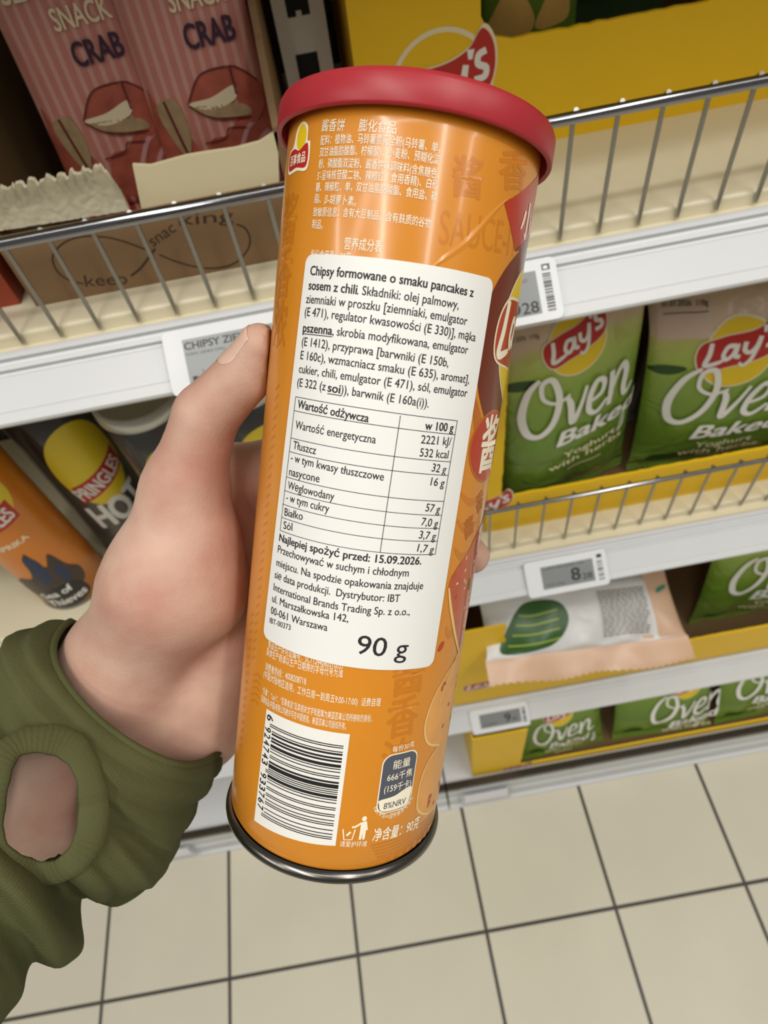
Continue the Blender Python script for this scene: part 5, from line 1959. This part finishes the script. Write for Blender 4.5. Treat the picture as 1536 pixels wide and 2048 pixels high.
def profile(t, a):
    """radius across / in depth along the sleeve with bunched folds; a = angle, 0 = right-down silhouette"""
    ca = 0.5 + 0.5 * math.cos(a)
    R_ = 0.0395
    R_ -= 0.0025 * math.exp(-t / 0.05)
    R_ += 0.0055 * math.exp(-((t - 0.24) / 0.10) ** 2) * ca
    R_ += 0.007 * (1 - ca) * (1 - math.exp(-t / 0.06))
    for tb, dp, wd in ((0.075, 0.0013, 0.010), (0.135, 0.0016, 0.012), (0.20, 0.0010, 0.010)):
        R_ -= dp * math.exp(-((t - tb - 0.012 * math.sin(a * 1.5)) / wd) ** 2)
    # bunched ledges: a fold overhangs the next one
    for tl, dep in ((0.405, 0.0080), (0.60, 0.0065)):
        tl_ = tl + 0.03 * math.sin(a * 2 + 1.0)
        if t > tl_ - 0.17:
            s_ = (t - (tl_ - 0.17)) / 0.17
            R_ += 0.0045 * math.sin(min(s_, 1) * PI * 0.90) if s_ < 1 else 0
        R_ -= dep * 0.5 * (1 + math.tanh((t - tl_) / 0.012)) * (0.55 + 0.45 * ca)
        R_ += dep * 0.9 * 0.5 * (1 + math.tanh((t - tl_ - 0.075) / 0.035)) * (0.55 + 0.45 * ca)
    R_ += 0.0010 * math.sin(3 * a + 9 * t + ph[0]) + 0.0009 * math.sin(5 * a - 14 * t + ph[1]) + 0.0007 * math.sin(2 * a + 30 * t + ph[2])
    # stitched fold and drag folds round the thumb hole
    for (t0, a0), (t1, a1), dp, wd in (((0.15, 1.75), (0.24, 0.25), -0.0026, 0.013), ((0.19, 1.60), (0.31, 0.35), 0.0020, 0.020), ((0.50, 2.7), (0.44, 0.7), -0.0022, 0.022), ((0.10, 3.0), (0.13, 1.9), 0.0018, 0.016), ((0.33, 0.9), (0.40, 0.1), -0.0018, 0.014)):
        f_ = min(max((a - a0) / (a1 - a0), 0), 1)
        da = max(0, abs(a - (a0 + (a1 - a0) * f_)) - 0.0)
        R_ += dp * math.exp(-((t - (t0 + (t1 - t0) * f_)) / wd) ** 2) * math.exp(-(da / 0.15) ** 2)
    R_ += 0.0014 * math.sin(26 * t - 2.4 * a + ph[3]) * math.exp(-((t - 0.35) / 0.25) ** 2)
    return R_


for i, c in enumerate(AXP):
    d = AXP[min(i + 1, NT - 1)] - AXP[max(i - 1, 0)]
    d /= np.linalg.norm(d)
    e_a = perp - d * (perp @ d)
    e_a /= np.linalg.norm(e_a)
    e_b = np.cross(d, e_a)
    if e_b @ M[2] > 0:
        e_b = -e_b                               # towards the viewer
    row, ur = [], []
    for j in range(NP):
        a = 2 * PI * j / NP
        R_ = profile(tt[i], a)
        if i < 4:
            R_ -= 0.0008 * (4 - i) / 4
        row.append(c + R_ * math.cos(a) * e_a + R_ * 0.84 * math.sin(a) * e_b + d * 0.014 * max(math.sin(a), 0) * math.exp(-tt[i] / 0.16))
        ur.append((j / NP, tt[i]))
    rows.append(row)
    uvr.append(ur)
rows = np.array(rows)
uvr = np.array(uvr)


def topx(p_):
    c = M @ (p_ - CAMP)
    return 768 + FPX * c[0] / c[2], 1024 + FPX * c[1] / c[2]


# thumb hole: an oval opening on the viewer's side
HC = (82, 1612)
faces, keep_rim = [], []
for i in range(NT - 1):
    for j in range(NP):
        j2 = (j + 1) % NP
        cpt = (rows[i, j] + rows[i, j2] + rows[i + 1, j] + rows[i + 1, j2]) / 4
        if 0 < j < NP // 2:
            x_, y_ = topx(cpt)
            if abs((x_ - HC[0]) / 85) ** 2.6 + abs((y_ - HC[1]) / 119) ** 2.6 < 1:
                continue
        faces.append((i * NP + j, i * NP + j2, (i + 1) * NP + j2, (i + 1) * NP + j))
g = G()
g.add(rows.reshape(-1, 3), faces, OLIVE, True, uvr.reshape(-1, 2))
slv = g.build('hoodie_sleeve', person)
slv['label'] = 'olive green knitted sleeve with a thumb hole'
sol = slv.modifiers.new('thick', 'SOLIDIFY')
sol.thickness = 0.0022
sol.offset = -1
# hem round the hole: nearest surface points along the oval
tree_pts = rows[:, :NP // 2].reshape(-1, 3)
tree_px = np.array([topx(q) for q in tree_pts])
hem = []
for k in range(48):
    q = 2 * PI * k / 48
    cq, sq = math.cos(q), math.sin(q)
    target = np.array([HC[0] + (82 + 4 * math.sin(3 * q + 1)) * math.copysign(abs(cq) ** (2 / 2.6), cq), HC[1] + 116 * math.copysign(abs(sq) ** (2 / 2.6), sq)])
    dd = np.linalg.norm(tree_px - target, axis=1)
    w_ = np.argsort(dd)[:6]
    wt = 1 / (dd[w_] + 1)
    hem.append((tree_pts[w_] * wt[:, None]).sum(0) / wt.sum())
hem = np.array(hem)
for _ in range(6):
    hem = (np.roll(hem, 1, 0) + 2 * hem + np.roll(hem, -1, 0)) / 4
hc = hem.mean(0)
band = [[] for _ in range(12)]
for k in range(len(hem)):
    tg = hem[(k + 1) % len(hem)] - hem[k - 1]
    tg /= np.linalg.norm(tg)
    ow = hem[k] - hc
    ow = ow - tg * (ow @ tg)
    ow /= np.linalg.norm(ow)
    nv = np.cross(tg, ow)
    if nv @ M[2] > 0:
        nv = -nv
    for q in range(12):
        th_ = 2 * PI * q / 12
        wb = 0.0040 + 0.0004 * math.sin(k * 0.53) + 0.00015 * math.sin(k * 1.9)
        band[q].append(hem[k] + ow * (0.0030 + wb * math.cos(th_)) + nv * (0.0014 * math.sin(th_) + 0.0002 - 0.0008 * math.cos(th_)))
g = G()
Bq = np.array(band)
Bq = np.concatenate([Bq, Bq[:1]])
uvb = np.stack(np.meshgrid(np.linspace(0, 0.25, Bq.shape[1]), np.linspace(0, 1, Bq.shape[0])), -1)
g.grid(Bq, OLIVE, True, uvb, closed_u=True)
PINV[slv.name] = Matrix.Identity(4)
hm = g.build('thumb_hole_hem', slv)
# cuff hem: doubled edge
g = G()
ring = [tuple(q) for q in rows[0]]
g.tube(ring + [ring[0]], 0.0013, OLIVE, 8, caps=False)
g.build('cuff_hem', slv)
